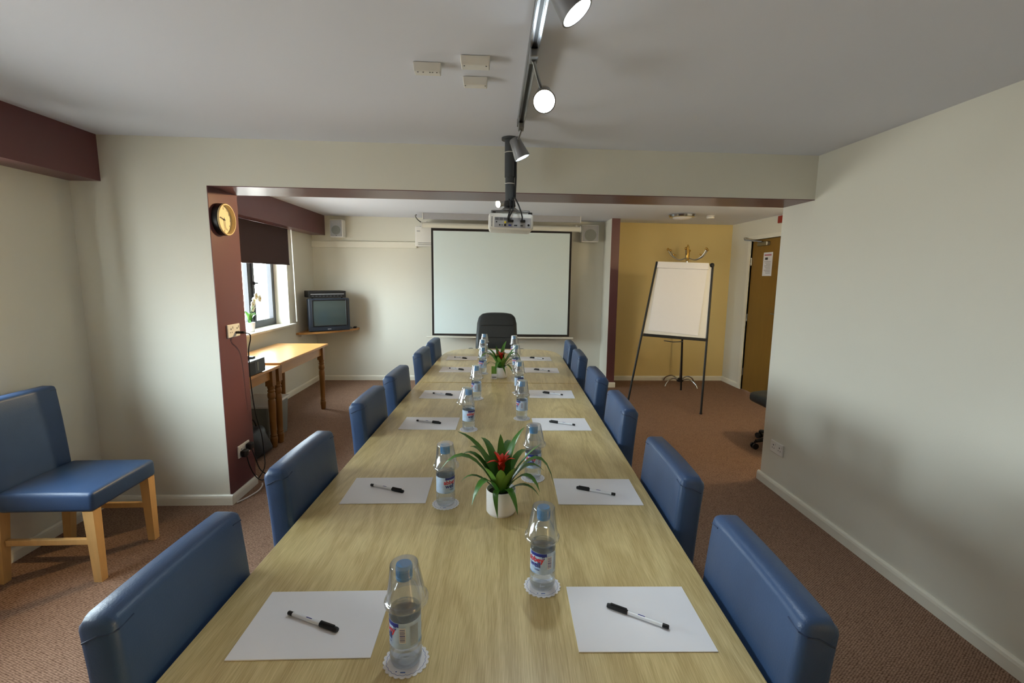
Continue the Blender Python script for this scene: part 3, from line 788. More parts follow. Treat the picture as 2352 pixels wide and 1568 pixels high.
# wall lamp in the alcove, hidden by the end of the right wall
wl = thing('wall_lamp', 'warm glass wall lamp on the alcove wall behind the right wall', 'lamp', (2.95, YF+.001, 1.80))
MB().rbox(-.05, .05, 0, .02, -.05, .05, .006, 2).build('back_plate', M_GOLD, wl)
MB().tube([(0, .02, 0), (0, .07, -.01), (0, .09, .02)], .008, 8).build('arm', M_GOLD, wl, 50)
MB().ball((0, .10, .075), .05, 10).build('globe', emis('alcove_globe', WARM, 14), wl, 60)
ld = bpy.data.lights.new('alcove_bulb', 'POINT'); ld.energy = 19; ld.color = (1.0, .78, .46); ld.shadow_soft_size = .05
lo = bpy.data.objects.new('alcove_bulb', ld); COL.objects.link(lo); lo.parent = wl; lo.location = (0, .21, .075)
# added unseen lamp beyond the added opening, throws a warm patch on the left wall
cor = thing('added_patch_lamp', 'added warm globe lamp behind the camera, lighting the left wall patch', 'lamp', (3.12, -1.93, 1.62))
MB().ball((0, 0, 0), .06, 10).build('globe', emis('added_lamp_globe', WARM, 20), cor, 60)
MB().cyl((0, 0, .06), (0, 0, cz(3.1)-1.62-.001), .008, n=8).build('stem', M_STEEL, cor)
ld = bpy.data.lights.new('added_lamp_bulb', 'POINT'); ld.energy = 120; ld.color = WARM[:3]; ld.shadow_soft_size = .03
lo = bpy.data.objects.new('added_lamp_bulb', ld); COL.objects.link(lo); lo.parent = cor; lo.location = (-.07, .02, 0)

# projector on pole
pt = thing('ceiling_projector', 'white projector hung from the ceiling on a grey pole', 'projector', (.088, 2.84, 0))
pz = 1.835
MB().cyl((0, 0, cz(.09)-.012), (0, 0, cz(.09)-.0005), .05, n=20).build('ceiling_plate', M_DGREY, pt, 40)
b = MB().cyl((0, 0, 2.10), (0, 0, cz(.09)-.0121), .031, n=20); b.cyl((0, 0, 1.965), (0, 0, 2.0999), .027, n=20); b.build('pole', M_DGREY, pt, 40)
for z in (2.235, 2.06): MB().lathe([(.0318, z), (.0325, z+.002), (.0318, z+.004)], 20, close=False).build('cable_tie', M_WHITE, pt, 40)
b = MB().lathe([(.028, 1.966), (.032, 1.964), (.036, 1.935), (.030, 1.93), (.001, 1.93)], 20, close=False); b.build('swivel', M_BLACK, pt, 40)
b = MB().lathe([(.03, 1.9299), (.05, 1.915), (.05, 1.908), (.001, 1.908)], 20, close=False); b.box(-.10, .115, -.03, .03, 1.900, 1.9079)
for x, y in ((-.105, -.09), (.11, -.08), (-.09, .09), (.10, .09)): b.tube([(x*.35, y*.35, 1.905), (x, y, 1.895), (x, y, pz+.0475)], .006, 6)
b.build('mount_bracket', M_STEEL, pt, 40)
tilt = Matrix.Translation((.005, 0, pz)) @ Matrix.Rotation(R(1.6), 4, 'Y') @ Matrix.Translation((0, 0, -pz))
bodyb = MB().rbox(-.128, .128, -.12, .12, pz-.046, pz+.046, .018, 3, tilt); body = bodyb.build('projector_body', M_WHITE, pt, 50)
b = MB().rbox(-.094, .112, -.1225, -.119, pz-.034, pz+.022, .0012, 1, tilt); b.build('connector_panel', M_GREYP, body)
b = MB()
for k in range(4):
    for j in range(3): b.box(-.090+.024*k, -.070+.024*k, -.1237, -.1224, pz+.006+.005*j, pz+.0085+.005*j, tilt)
b.build('vent_slot', M_DGREY, body)
b = MB()
for x, z, r in ((-.082, -.005, .004), (-.063, -.021, .0045), (-.05, -.021, .003), (-.033, -.021, .006), (.10, -.017, .006)):
    p0 = tilt @ Vector((x, -.1225, pz+z)); p1 = tilt @ Vector((x, -.1242, pz+z)); b.cyl(p0, p1, r, n=12)
b.build('round_socket', M_BLACK, body)
MB().box(-.014, .002, -.1240, -.1226, pz-.025, pz-.017, tilt).build('blue_port', M_BLUEP, body)
MB().box(.018, .036, -.1240, -.1226, pz-.025, pz-.017, tilt).box(.054, .068, -.1240, -.1226, pz-.025, pz-.018, tilt).build('dark_port', M_DGREY, body)
MB().cyl(tilt @ Vector((-.033, -.1226, pz-.006)), tilt @ Vector((-.033, -.134, pz-.006)), .006, n=10).build('yellow_plug', M_YELLOW, body)
b = MB()
for k in range(7): b.box(-.1105, -.1055, -.1206, -.1196, pz-.03+.008*k, pz-.0245+.008*k, tilt)
b.build('side_print', M_DGREY, body)
for x, y in ((-.10, -.08), (.11, -.085)): MB().cyl(tilt @ Vector((x, y, pz+.0461)), tilt @ Vector((x, y, pz+.057)), .012, n=12).build('rubber_foot', M_BLACK, body)
MB().rbox(-.018, .014, -.146, -.1226, pz-.006, pz+.008, .003, 1, tilt).build('cable_plug', M_BLACK, body)
MB().rbox(.052, .08, -.146, -.1226, pz-.005, pz+.010, .003, 1, tilt).build('cable_plug', M_BLACK, body)
for pts in ([(.022, -.03, 1.985), (.03, -.09, 1.965), (.05, -.15, 1.91), (.066, -.15, 1.86), (.066, -.138, pz+.006)],
            [(.015, -.034, 1.975), (.02, -.10, 1.95), (.015, -.15, 1.90), (-.004, -.155, 1.86), (-.006, -.138, pz+.004)],
            [(-.004, -.034, 1.97), (.0, -.09, 1.94), (-.001, -.145, 1.90), (-.012, -.150, 1.855), (-.012, -.138, pz+.004)]):
    MB().tube(spline(pts, 5), .0042, 7).build('cable', M_BLACK, pt, 60)
for zz in (2.27, 2.15):
    pass
MB().tube([(.033, -.012, 2.29), (.034, -.012, 2.1), (.030, -.012, 1.98)], .006, 6).build('cable', M_BLACK, pt, 60)
MB().cyl((.0, .119, pz), (.0, .135, pz), .03, n=20).build('projector_lens', M_BLACK, pt, 40)

# ceiling boxes
for (px, py, w, d_, sl, lab) in ((982, 161, .105, .046, True, 'small white ceiling box with two dark indicator dots'), (1092, 146, .11, .050, False, 'larger of the paired white ceiling boxes'), (1092, 191, .10, .040, False, 'smaller of the paired white ceiling boxes, nearer the projector')):
    q = onZ(px, py, cz(-.1)-.02)
    t = thing('ceiling_box', lab, 'box', (q.x, q.y, cz(q.x)), R(2 if sl else 0), 'white ceiling boxes')
    def fn(v): x, y, z = v; k = .10*(-z/.03); return (x*(1-k*.6), y*(1-k), z)
    MB().rbox(-w/2, w/2, -d_/2, d_/2, -.034, -.0008, .003, 2, fn=fn).build('housing', M_WHITE, t)
    b = MB()
    for k in ((-.035, -.015, .01, .02, .036) if sl else (-.04, .04)): b.cyl((k, -d_*.30, -.0341), (k, -d_*.30, -.0352), .0028, n=8)
    b.build('indicator', M_DGREY, t)

# ceiling rail, roller screen
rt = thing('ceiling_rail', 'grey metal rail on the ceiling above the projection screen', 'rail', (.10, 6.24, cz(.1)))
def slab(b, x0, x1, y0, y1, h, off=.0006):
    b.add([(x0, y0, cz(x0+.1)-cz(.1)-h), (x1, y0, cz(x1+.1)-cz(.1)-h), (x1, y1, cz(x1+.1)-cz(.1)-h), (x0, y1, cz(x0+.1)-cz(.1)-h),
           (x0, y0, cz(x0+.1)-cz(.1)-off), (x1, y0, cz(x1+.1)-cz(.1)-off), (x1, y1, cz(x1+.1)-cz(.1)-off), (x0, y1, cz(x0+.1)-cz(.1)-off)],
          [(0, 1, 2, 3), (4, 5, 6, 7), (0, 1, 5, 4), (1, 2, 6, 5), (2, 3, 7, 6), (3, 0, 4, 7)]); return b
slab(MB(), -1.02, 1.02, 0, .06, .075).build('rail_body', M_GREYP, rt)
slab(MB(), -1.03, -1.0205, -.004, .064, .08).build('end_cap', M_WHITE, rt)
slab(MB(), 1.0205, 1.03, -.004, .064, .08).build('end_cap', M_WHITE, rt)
ys_ = 6.56
st = thing('projection_screen', 'white pull down projection screen with black border on the back wall', 'screen', (.10, ys_, 0))
def at(px, py): q = onY(px, py, ys_); return Vector((q.x-.10, 0, q.z))
TL, TR, BRc, BLc = at(990, 524), at(1314, 531), at(1307, 773), at(993, 770)
rl, rr = at(968, 516.5), at(1334, 526.5)
MB().cyl(rl+Vector((.012, 0, 0)), rr-Vector((.012, 0, 0)), .036, n=20).build('roller_case', M_WTRIM, st, 40)
for p_, s in ((rl, 1), (rr, -1)): MB().cyl(p_, p_+Vector((s*.0119, 0, 0)), .042, n=20).build('end_cap', M_WHITE, st, 40)
def quad(b, c, y0, y1):
    vs = [Vector((p_.x, y0, p_.z)) for p_ in c]+[Vector((p_.x, y1, p_.z)) for p_ in c]
    return b.add(vs, [(0, 1, 2, 3), (7, 6, 5, 4), (0, 4, 5, 1), (1, 5, 6, 2), (2, 6, 7, 3), (3, 7, 4, 0)])
quad(MB(), [TL+Vector((0, 0, .03)), TR+Vector((0, 0, .03)), BRc, BLc], 0.001, .003).build('black_border', M_BROWNB, st)
iT = .028
quad(MB(), [TL+Vector((iT, 0, -iT*1.1)), TR+Vector((-iT, 0, -iT*1.1)), BRc+Vector((-iT, 0, iT)), BLc+Vector((iT, 0, iT))], -.0008, .0009).build('screen_fabric', M_SCREEN, st)
bl, br_ = at(980, 773.5), at(1316, 776.5)
MB().cyl(bl, br_, .010, n=10).build('bottom_batten', M_WTRIM, st, 40)
for p_, s in ((rl, .06), (rr, -.06)): MB().box(p_.x+s-.012, p_.x+s+.012, -.02, .24-.001, p_.z+.036, p_.z+.05).build('wall_bracket', M_WHITE, st)
cb = onY(968, 492, 6.24); MB().tube(spline([(rl.x+.005, 0, rl.z+.03), (rl.x-.035, -.1, rl.z+.06), (rl.x-.04, -.25, rl.z+.09), (rl.x-.0, -.40, cz(-1)-.04)], 5), .006, 7).build('power_cable', M_BLACK, st, 60)

# ================================================================ BACK WALL EQUIPMENT
def speaker(label, px0, py0, px1, py1, grey=False):
    a = onY(px0, py0, YB-.15); c_ = onY(px1, py1, YB-.15); w = c_.x-a.x; h = a.z-c_.z
    t = thing('wall_speaker', label, 'speaker', ((a.x+c_.x)/2, YB-.001, (a.z+c_.z)/2), 0, 'wall speakers')
    MB().rbox(-w/2, w/2, -.15, -.015, -h/2, h/2, .012, 2).build('cabinet', M_WHITE, t)
    MB().rbox(-w/2+.012, w/2-.012, -.156, -.1495, -h/2+.012, h/2-.012, .004, 1).build('grille', M_GREYP, t)
    MB().lathe([(.001, 0), (w*.30, 0), (w*.34, .004), (w*.34, .006), (.001, .006)], 24, Matrix.Translation((0, -.1565, -h*.10)) @ Matrix.Rotation(PI/2, 4, 'X'), close=False).build('cone_ring', M_CLOUDP, t, 40)
    MB().box(-.006, .006, -.1575, -.156, -h/2+.018, -h/2+.028).build('badge', M_DGREY, t)
    MB().box(-.02, .02, -.0149, 0, -.03, .03).build('bracket', M_WHITE, t)
speaker('small white wall speaker beside the plum pelmet above the television', 756, 503, 788, 545)
speaker('small white wall speaker right of the projection screen', 1337, 516, 1375, 556)
a = onY(953, 521, YB-.165); 
ac = thing('air_conditioner', 'white wall air conditioner half hidden behind the projection screen', 'air conditioner', (a.x+.40, YB-.0005, 1.925))
MB().rbox(-.40, .40, -.165, 0, 0, .275, .02, 3).build('casing', M_WHITE, ac, 50)
b = MB().box(-.36, .36, -.1675, -.1645, .022, .026).box(-.36, .36, -.1675, -.1645, .044, .048); b.build('louvre_line', M_DGREY, ac)
MB().rbox(-.36, .36, -.1695, -.1647, .0265, .0435, .002, 1).build('louvre', M_WHITE, ac)
MB().rbox(-.375, -.33, -.167, -.163, .20, .212, .001, 1).build('badge', M_GREYP, ac)
trk = tag(MB().rbox(XL+.001, a.x-.002, YB-.035, YB-.0005, 1.905, 1.99, .006, 2).build('cable_trunking', M_WTRIM), 'white horizontal cable trunking on back wall running to the air conditioner', 'trunking')

# television corner
SH = .775
sh = thing('corner_shelf', 'bow fronted wooden corner shelf carrying the television', 'shelf', (XL, YB, SH))
poly = [(0.001, -.001), (.001, -.69)]+[(q.x, q.y) for q in bez((.04, -.70, 0), (.46, -.50, 0), (.62, -.07, 0), 8)]+[(.62, -.001)]
MB().prism(poly, -.026, 0).build('shelf_board', M_PINE, sh)
MB().box(.002, .03, -.6, -.03, -.066, -.0265).box(.03, .52, -.03, -.002, -.066, -.0265).build('batten', M_WTRIM, sh)
tv = thing('television', 'boxy dark grey tube television on the corner shelf', 'television', (-2.185, 6.305, SH), R(33))
def tvf(v):
    x, y, z = v; k = max(0, (y-.10)/.30); return (x*(1-.35*k), y, .22+(z-.22)*(1-.3*k))
MB().rbox(-.265, .265, .0, .10, .004, .44, .018, 3).build('front_shell', M_TVGREY, tv, 50)
MB().rbox(-.245, .245, .1001, .36, .02, .42, .03, 2, fn=tvf, cuts=1).build('tube_shell', M_TVGREY, tv, 50)
b = MB(); W_, H_, z0_ = .208, .163, .245
for x0_, x1_, z0b, z1b in ((-W_-.016, -W_, z0_-H_-.014, z0_+H_+.014), (W_, W_+.016, z0_-H_-.014, z0_+H_+.014), (-W_, W_, z0_+H_, z0_+H_+.014), (-W_, W_, z0_-H_-.014, z0_-H_)): b.rbox(x0_, x1_, -.008, .001, z0b, z1b, .003, 1)
b.build('screen_bezel', M_BLACK, tv)
vs = []; fs = []
NX, NZ = 12, 10
for i in range(NX+1):
    for j in range(NZ+1):
        u, w = i/NX*2-1, j/NZ*2-1; vs.append((W_*u, -.006+.010*(u*u+w*w)*.5-.004, z0_+H_*w))
for i in range(NX):
    for j in range(NZ): a_ = i*(NZ+1)+j; fs.append((a_, a_+NZ+1, a_+NZ+2, a_+1))
MB().add(vs, fs).build('picture_tube', M_SCREENG, tv, 80)
MB().box(-.035, .01, -.0025, -.0001, .028, .036).build('maker_plate', M_GREYP, tv)
b = MB()
for k in range(5): b.rbox(.05+.022*k, .064+.022*k, -.003, 0, .027, .035, .001, 1)
b.build('button', M_BLACK, tv)
vc = thing('video_recorder', 'flat black video recorder lying on top of the television', 'video recorder', tv.matrix_basis @ Vector((-.012, .03, .4405)), R(33))
MB().rbox(-.235, .235, -.015, .26, .006, .095, .006, 2).build('case', M_BLACK, vc)
MB().box(-.215, .21, -.0165, -.0148, .050, .058).build('tape_slot_trim', M_GREYP, vc)
b = MB()
for k in range(9): b.rbox(-.20+.045*k, -.175+.045*k, -.018, -.0149, .022, .034, .001, 1)
b.build('button', M_DGREY, vc)
b = MB()
for x_ in (-.19, .19):
    for y_ in (.02, .22): b.cyl((x_, y_, 0), (x_, y_, .0062), .012, n=10)
b.build('rubber_foot', M_BLACK, vc)
for k, (x_, y_, rz) in enumerate(((-2.03, 6.66, .5), (-1.985, 6.73, .2))):
    rc = thing('remote_control', ['grey remote control on the corner shelf beside the television', 'black remote control at the end of the corner shelf'][k], 'remote control', (x_, y_, SH+.0005), rz, 'remote controls on the shelf')
    MB().rbox(-.02, .02, -.06, .06, 0, .02, .004, 2).build('case', [M_CLOUDP, M_BLACK][k], rc)
    b = MB()
    for i in range(3):
        for j in range(5): b.box(-.013+.010*i, -.007+.010*i, -.045+.018*j, -.036+.018*j, .0201, .0215)
    b.build('button', M_DGREY, rc)

# ================================================================ SIDE TABLES BY THE WINDOW
def turned_leg(h, R0=.032):
    b = MB(); zb = h-.15
    b.box(-R0, R0, -R0, R0, zb, h)
    pr = [(.020, 0), (.025, .006), (.027, .03), (.031, .075), (.029, .095), (.024, .10), (.029, .106), (.029, .112), (.0245, .118), (.026, .16), (.031, zb-.16), (.030, zb-.125), (.025, zb-.118), (.031, zb-.108),
          (.033, zb-.09), (.031, zb-.065), (.025, zb-.058), (.031, zb-.050), (.031, zb-.040), (.026, zb-.033), (.0315, zb-.014), (.0315, zb)]
    b.lathe(pr, 18); return b
def side_table(label, x0, x1, y0, y1, h, apron):
    t = thing('pine_side_table', label, 'table', ((x0+x1)/2, (y0+y1)/2, 0), 0, 'pine tables under the window')
    w, d_ = (x1-x0)/2, (y1-y0)/2
    MB().rbox(-w, w, -d_, d_, h-.024, h, .005, 2).build('table_top', M_PINE, t)
    for sx in (-1, 1):
        for sy in (-1, 1):
            turned_leg(h-.0241).build('leg', M_PINELEG, t, 40, loc=(sx*(w-.065), sy*(d_-.06), 0))
    for sx in (-1, 1): MB().box(sx*(w-.065)-.01, sx*(w-.065)+.01, -d_+.093, d_-.093, h-.024-apron, h-.0242).build('apron', M_PINE, t)
    for sy in (-1, 1): MB().box(-w+.098, w-.098, sy*(d_-.06)-.01, sy*(d_-.06)+.01, h-.024-apron, h-.0242).build('apron', M_PINE, t)
side_table('taller pine table with turned legs under the window', -2.46, -1.885, 4.142, 5.345, .75, .10)
side_table('lower pine table carrying the grey audio unit beside the plum pillar', -2.46, -1.885, 3.42, 4.138, .733, .09)
au = thing('audio_unit', 'grey box shaped audio unit with black sockets on the lower pine table', 'audio unit', (-2.05, 3.74, .733))
MB().rbox(-.19, .165, -.13, .13, .006, .118, .004, 2).build('case', M_DGREY, au)
b = MB(); b.box(.1651, .1685, -.12, -.035, .012, .105); b.build('socket_panel', M_BLACK, au)
MB().box(.1651, .1675, .0, .018, .03, .10).build('paper_label', M_CLOUDP, au)
b = MB()
for x_ in (-.16, .14):
    for y_ in (-.1, .1): b.cyl((x_, y_, 0), (x_, y_, .0062), .012, n=10)
b.build('rubber_foot', M_BLACK, au)
kb = thing('black_adaptor', 'black adaptor with coiled lead lying on the grey audio unit', 'adaptor', (-2.06, 3.73, .8512))
MB().rbox(-.10, .10, -.11, .05, 0, .028, .006, 2).build('case', M_BLACK, kb)
MB().rbox(-.05, .12, .052, .10, 0, .014, .004, 2).build('lead_block', M_DGREY, kb)
sb = thing('storage_box', 'cloudy grey plastic storage box on the carpet under the pine tables', 'box', (-2.17, 4.33, 0))
def sbf(v): x, y, z = v; k = .90+.1*z/.36; return (x*k, y*k, z)
MB().rbox(-.165, .165, -.21, .21, .0005, .34, .02, 2, fn=sbf).build('tub', M_CLOUDP, sb)
MB().rbox(-.175, .175, -.225, .225, .3405, .365, .008, 2).build('lid', M_WHITE, sb)
bag = thing('cable_bag', 'dark crumpled bag of cables on the carpet behind the plum pillar', 'bag', (-2.02, 3.86, 0))
def bagf(v):
    x, y, z = v; return (x+.02*math.sin(23*z+9*y), y+.02*math.sin(19*x+11*z), max(0.0005, z+.015*math.sin(21*x+17*y)))
MB().rbox(-.13, .10, -.14, .12, .0, .24, .06, 3, fn=bagf, cuts=4).build('bag_body', M_DGREY, bag, 60)
MB().tube(spline([(.0, -.06, .235), (-.01, -.04, .30), (.0, .02, .31), (.01, .05, .235)], 5), .006, 6).build('handle', M_BLACK, bag, 60)

# orchid on the sill
oc = thing('potted_orchid', 'white flowering orchid in a white pot on the window sill', 'plant', (-2.605, 5.075, .9125))
MB().lathe([(.002, 0), (.038, 0), (.042, .004), (.052, .098), (.050, .10), (.047, .097), (.046, .085), (.002, .083)], 28, close=False).build('pot', M_CERAM, oc, 40)
for k, (tx, ty, tz) in enumerate(((.09, -.05, .10), (-.07, .08, .09), (.05, .09, .07), (-.03, -.11, .12), (.07, .02, .16))):
    leaf((tx, ty, tz), (tx*.4, ty*.4, tz+.06), .022, n=6).build('leaf', M_LEAF, oc, 60, loc=(0, 0, .088))
stem = spline([(0, 0, .08), (.01, .02, .22), (.03, .05, .34), (.06, .10, .37)], 5)
MB().tube(stem, .0028, 6).build('stem', M_LEAF2, oc, 60)
for k, (fx, fy, fz) in enumerate(((.065, .11, .35), (.05, .07, .375), (.03, .06, .33), (.03, .03, .29), (.02, .04, .25))):
    b = MB()
    for j in range(5):
        a_ = 2*PI*j/5; b.ball((fx, fy+.022*math.cos(a_), fz+.022*math.sin(a_)), .020, 6, (.35, 1, 1))
    fl = b.build('flower', M_ORCHID, oc, 60); MB().ball((fx+.006, fy, fz), .006, 6).build('flower_centre', M_YELLOW, fl, 60)

# ================================================================ PILLAR: CLOCK, SOCKETS, CABLES
ck = thing('wall_clock', 'round clock with cream dial and dark case on the plum pillar', 'clock', (XP+.0005, 3.135, 1.868), PI/2)   # faces local -Y -> +X
Mc = Matrix.Rotation(PI/2, 4, 'X')
MB().lathe([(.10, .0), (.10, .032), (.096, .036), (.092, .036), (.090, .018), (.001, .018), (.001, .0)], 40, Mc, close=False).build('case', M_BLACK, ck, 40)
MB().lathe([(.0985, .0362), (.100, .040), (.097, .046), (.091, .046), (.0885, .040), (.0885, .020), (.091, .020)], 40, Mc, close=False).build('rim', mat('pale_gilt', rgb(226, 204, 156), .3, .2), ck, 40)
MB().lathe([(.0884, .0185), (.001, .0185), (.001, .0205), (.0884, .0205)], 40, Mc, close=False).build('dial', M_DIAL, ck, 40)
for hr in range(1, 13):
    a_ = 2*PI*hr/12; vs, fs = text2d(str(hr), .018, .0003)
    cx_, cz_ = .070*math.sin(a_), .070*math.cos(a_)
    MB().add([(x+cx_, -.0212, y+cz_-.006) for x, y, *_ in vs], fs).build('numeral', M_DGREY, ck)
def hand(L, w, ang, y): 
    Mh = Matrix.Rotation(ang, 4, 'Y'); return MB().box(-w, w, y-.0008, y, -.014, L, Mh)
hand(.045, .0028, R(285), -.0235).build('hour_hand', M_BLACK, ck)
hand(.066, .0020, R(170), -.0255).build('minute_hand', M_BLACK, ck)
MB().cyl((0, -.0206, 0), (0, -.027, 0), .005, n=12).build('hub', M_BLACK, ck)
def socket(name, label, loc, rz, w, h, double=False, slots=True):
    t = thing(name, label, 'socket', loc, rz)
    MB().rbox(-w/2, w/2, -.011, 0, -h/2, h/2, .004, 2).build('face_plate', M_WHITE, t)
    if slots:
        for cx_ in ((-.036, .036) if double else (0,)):
            MB().box(cx_-.004, cx_+.004, -.0118, -.0111, .008, .018).box(cx_-.014, cx_-.008, -.0118, -.0111, -.012, -.006).box(cx_+.008, cx_+.014, -.0118, -.0111, -.012, -.006).build('pin_holes', M_DGREY, t)
            MB().rbox(cx_+.018, cx_+.028, -.015, -.0111, .015, .03, .001, 1).build('switch', M_WHITE, t)
    return t
socket('wall_socket', 'white socket halfway up the plum pillar with a black plug', (XP+.0005, 3.18, 1.150), PI/2, .146, .086, True)
socket('wall_socket', 'low white double socket on the plum pillar with two black plugs', (XP+.0005, 3.20, .315), PI/2, .146, .086, True)
socket('wall_socket', 'white double socket low on the bare right wall', (XR-.0005, 3.165, .318), -PI/2, .146, .086, True)
def plug(label, loc, cable, s=1.0, small=False):
    t = thing('power_plug', label, 'plug', loc, 0, 'black plugs and leads by the pillar')
    o = Vector(loc)
    if small: MB().rbox(0.0002, .055, -.009, .009, -.008, .008, .003, 2).build('plug_body', M_BLACK, t, 50)
    else: MB().rbox(0.0002, .038, -.025, .025, -.024, .024, .010, 3).build('plug_body', M_BLACK, t, 50)
    MB().tube(spline([Vector(p_)-o for p_ in cable], 6), .0038, 7).build('cable', M_BLACK, t, 60)
xs = XP+.0125
plug('thin black lead plugged into the upper socket and hanging to the floor', (xs, 3.20, 1.135), [(xs+.05, 3.20, 1.133), (xs+.075, 3.225, 1.12), (xs+.06, 3.26, 1.08), (xs+.03, 3.285, 1.0), (xs+.02, 3.30, .85), (xs+.02, 3.31, .70), (xs+.02, 3.335, .55), (xs+.0, 3.41, .42), (xs-.03, 3.50, .33), (xs-.03, 3.52, .20), (xs+.0, 3.46, .08), (xs-.02, 3.40, .012)], small=True)
plug('black plug in the low socket, nearer the pillar corner', (xs, 3.165, .30), [(xs+.03, 3.165, .28), (xs+.045, 3.17, .20), (xs+.06, 3.20, .12), (xs+.07, 3.26, .06), (xs+.08, 3.34, .045)])
plug('black plug in the low socket, farther from the pillar corner', (xs, 3.238, .325), [(xs+.03, 3.238, .30), (xs+.05, 3.245, .22), (xs+.06, 3.27, .14), (xs+.075, 3.32, .08), (xs+.085, 3.37, .05)])
ex = thing('plug_cluster', 'black plug block with tangled leads on the carpet at the pillar foot', 'plug', (xs+.10, 3.40, .0005), R(20))
MB().rbox(-.025, .025, -.04, .04, 0, .05, .010, 2).build('block', M_BLACK, ex, 50)
for cbl in ([(.0, .04, .03), (.05, .10, .05), (.14, .13, .04), (.12, .20, .02), (.02, .16, .01), (-.03, .10, .02)], [(.02, .03, .045), (.06, .05, .09), (.10, .02, .08), (.12, .08, .02), (.05, .12, .006)], [(.0, .04, .02), (.12, .06, .035), (.18, .14, .02), (.10, .24, .006)], [(-.02, -.03, .03), (.03, -.06, .02), (.0, -.10, .006)]):
    MB().tube(spline(cbl, 6), .0035, 7).build('lead', M_BLACK, ex, 60)
wc = tag(MB().tube(spline([(XP+.03, 3.03, .006), (XP+.06, 3.10, .006), (XP+.085, 3.20, .006), (XP+.075, 3.28, .006), (XP+.055, 3.325, .006)], 6), .005, 8).build('white_cable', M_WHITE, None, 60), 'white cable on the carpet along the pillar skirting', 'cable')

# ================================================================ FLIP CHART AND COAT STAND
def pl(px, py, Y): return onY(px, py, Y)
tr, br, bl_ = pl(1635, 609, 5.38), pl(1621, 780, 5.22), pl(1477, 768, 5.42)
nrm = (br-tr).cross(bl_-br).normalized()
if nrm.y > 0: nrm = -nrm            # towards the camera side
dray = ray(1511, 605); tl = CAM+dray*((tr-CAM).dot(nrm)/dray.dot(nrm))
base = Vector(((br.x+bl_.x)/2, (br.y+bl_.y)/2, 0))
fc = thing('flip_chart', 'white flip chart board with paper pad on black tripod legs', 'flip chart', base)
def quad3(b, c, t0, t1):
    vs = [p_-base+nrm*t0 for p_ in c]+[p_-base+nrm*t1 for p_ in c]
    return b.add(vs, [(0, 1, 2, 3), (7, 6, 5, 4), (0, 4, 5, 1), (1, 5, 6, 2), (2, 6, 7, 3), (3, 7, 4, 0)])
def lerp2(u, v): return (tl*(1-u)+tr*u)*(1-v)+(bl_*(1-u)+br*u)*v
quad3(MB(), [tl, tr, br, bl_], -.02, 0).build('board', M_WHITE, fc)
quad3(MB(), [lerp2(.02, .02), lerp2(.93, .02), lerp2(.87, .955), lerp2(.07, .935)], .0005, .006).build('paper_pad', M_PAPER, fc)
quad3(MB(), [lerp2(-.005, -.02), lerp2(.94, -.02), lerp2(.94, .065), lerp2(-.005, .065)], .0065, .030).build('pad_clamp', M_PAPER, fc)
quad3(MB(), [lerp2(0, .985), lerp2(1, .985), lerp2(1, 1.02), lerp2(0, 1.02)], -.024, .022).build('pen_tray', M_BLACK, fc)
def down(a, c): return a+(c-a)*(a.z/(a.z-c.z))
fr_, fl_ = down(tr, br), down(tl, bl_)
for a_, e_ in ((tr, fr_), (tl, fl_)):
    o_ = -nrm*-.004; lg = MB(); sd = (tr-tl).normalized()*(.012 if a_ is tr else -.012)
    lg.tube([a_-base+sd+Vector((0, 0, .02)), e_-base+sd+Vector((0, 0, .013))], .0125, 8); lgo = lg.build('leg', M_BLACK, fc, 50)
    MB().cyl(e_-base+sd+Vector((0, 0, .0005)), e_-base+sd+Vector((0, 0, .025)), .016, .013, n=10).build('rubber_foot', M_BLACK, lgo, 40)
MB().ball(tr-base+Vector((.002, 0, .0)), .026, 8).build('corner_joint', M_BLACK, fc, 60)
top = (tl+tr)/2-nrm*.03; bk = onZ(1564, 897, 0.0)
MB().tube([top-base, bk-base+Vector((0, 0, .013))], .0125, 8).build('leg', M_BLACK, fc, 50)
tm = lerp2(.5, 1.03); MB().tube([tm-base-nrm*.015+Vector((-.10, .03, -.02)), tm-base-nrm*.03+Vector((0, 0, -.03)), tm-base-nrm*.015+Vector((.10, -.03, -.02))], .006, 6).build('stay', M_STEEL, fc, 50)

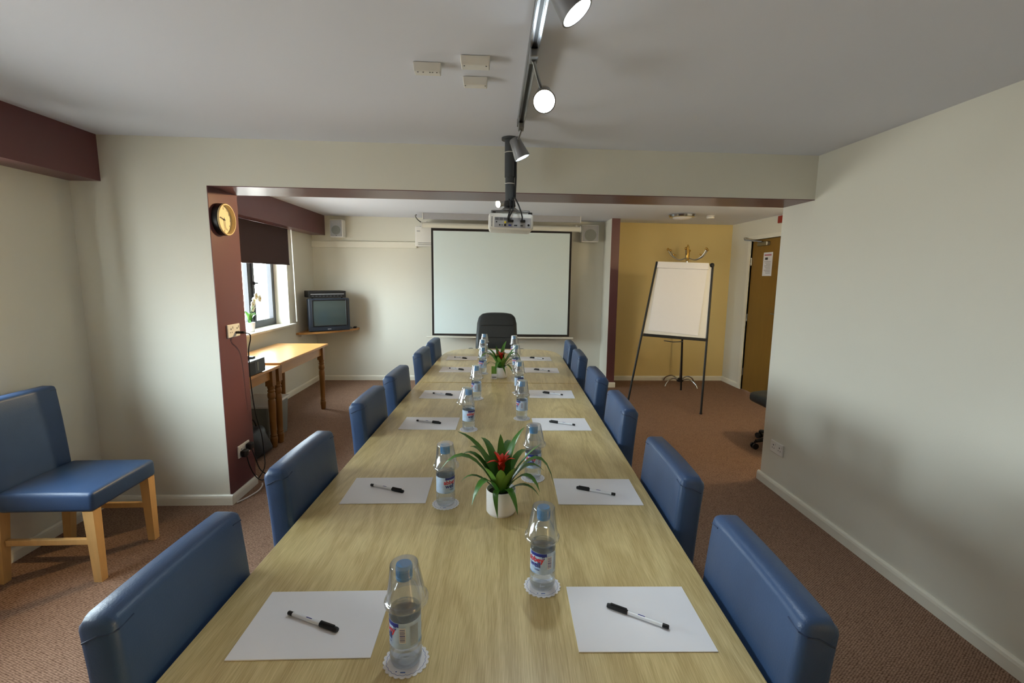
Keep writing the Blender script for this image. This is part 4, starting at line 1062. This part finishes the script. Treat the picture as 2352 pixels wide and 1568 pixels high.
cp_ = onZ(1561, 884); cs = thing('coat_stand', 'chrome coat stand with brass knobbed hooks behind the flip chart', 'coat stand', (cp_.x, cp_.y, 0))
MB().cyl((0, 0, .05), (0, 0, 1.86), .014, n=14).build('pole', M_CHROME, cs, 40)
MB().lathe([(.016, 1.76), (.026, 1.80), (.026, 1.89), (.014, 1.93), (.018, 1.95), (.004, 1.985)], 16).build('finial', M_GOLD, cs, 40)
MB().lathe([(.045, .055), (.05, .07), (.03, .10), (.016, .11)], 18).build('hub', M_BLACK, cs, 40)
for k in range(4):
    a_ = PI/4+PI/2*k-.3; d_ = Vector((math.cos(a_), math.sin(a_), 0))
    MB().tube(spline([d_*.03+Vector((0, 0, .08)), d_*.15+Vector((0, 0, .115)), d_*.26+Vector((0, 0, .07)), d_*.30+Vector((0, 0, .0125))], 6), .010, 8).build('base_leg', M_CHROME, cs, 50)
for k in range(6):
    a_ = PI/3*k+.05; d_ = Vector((math.cos(a_), math.sin(a_), 0))
    h = MB().tube(spline([d_*.02+Vector((0, 0, 1.80)), d_*.12+Vector((0, 0, 1.775)), d_*.22+Vector((0, 0, 1.82)), d_*.28+Vector((0, 0, 1.90))], 6), .007, 8).build('hook', M_CHROME, cs, 50)
    MB().ball(d_*.283+Vector((0, 0, 1.915)), .018, 8).build('knob', M_GOLD, h, 60)
    MB().ball(d_*.20+Vector((0, 0, 1.845)), .012, 8).build('knob', M_GOLD, h, 60)

# round ceiling lamp + smoke detector
q = onZ(1567, 496, cz(2.4)-.02)
cl = thing('ceiling_lamp', 'round chrome rimmed flush ceiling lamp over the alcove', 'lamp', (q.x, q.y, cz(q.x)))
MB().lathe([(.001, -.001), (.155, -.001), (.16, -.012), (.15, -.034), (.125, -.040), (.118, -.034)], 36, close=False).build('chrome_ring', M_CHROME, cl, 40)
MB().lathe([(.122, -.030), (.10, -.055), (.05, -.068), (.001, -.071)], 32, close=False).build('glass_dish', M_CERAM, cl, 60)
q = onZ(1632, 499, cz(2.8)-.02)
sd_ = thing('smoke_detector', 'small white round smoke detector on the alcove ceiling', 'detector', (q.x, q.y, cz(q.x)))
MB().lathe([(.001, -.001), (.05, -.001), (.05, -.018), (.042, -.036), (.001, -.042)], 24, close=False).build('housing', M_WHITE, sd_, 40)
MB().lathe([(.0505, -.012), (.052, -.015), (.0505, -.018)], 24, close=False).build('ring', M_GREYP, sd_, 40)
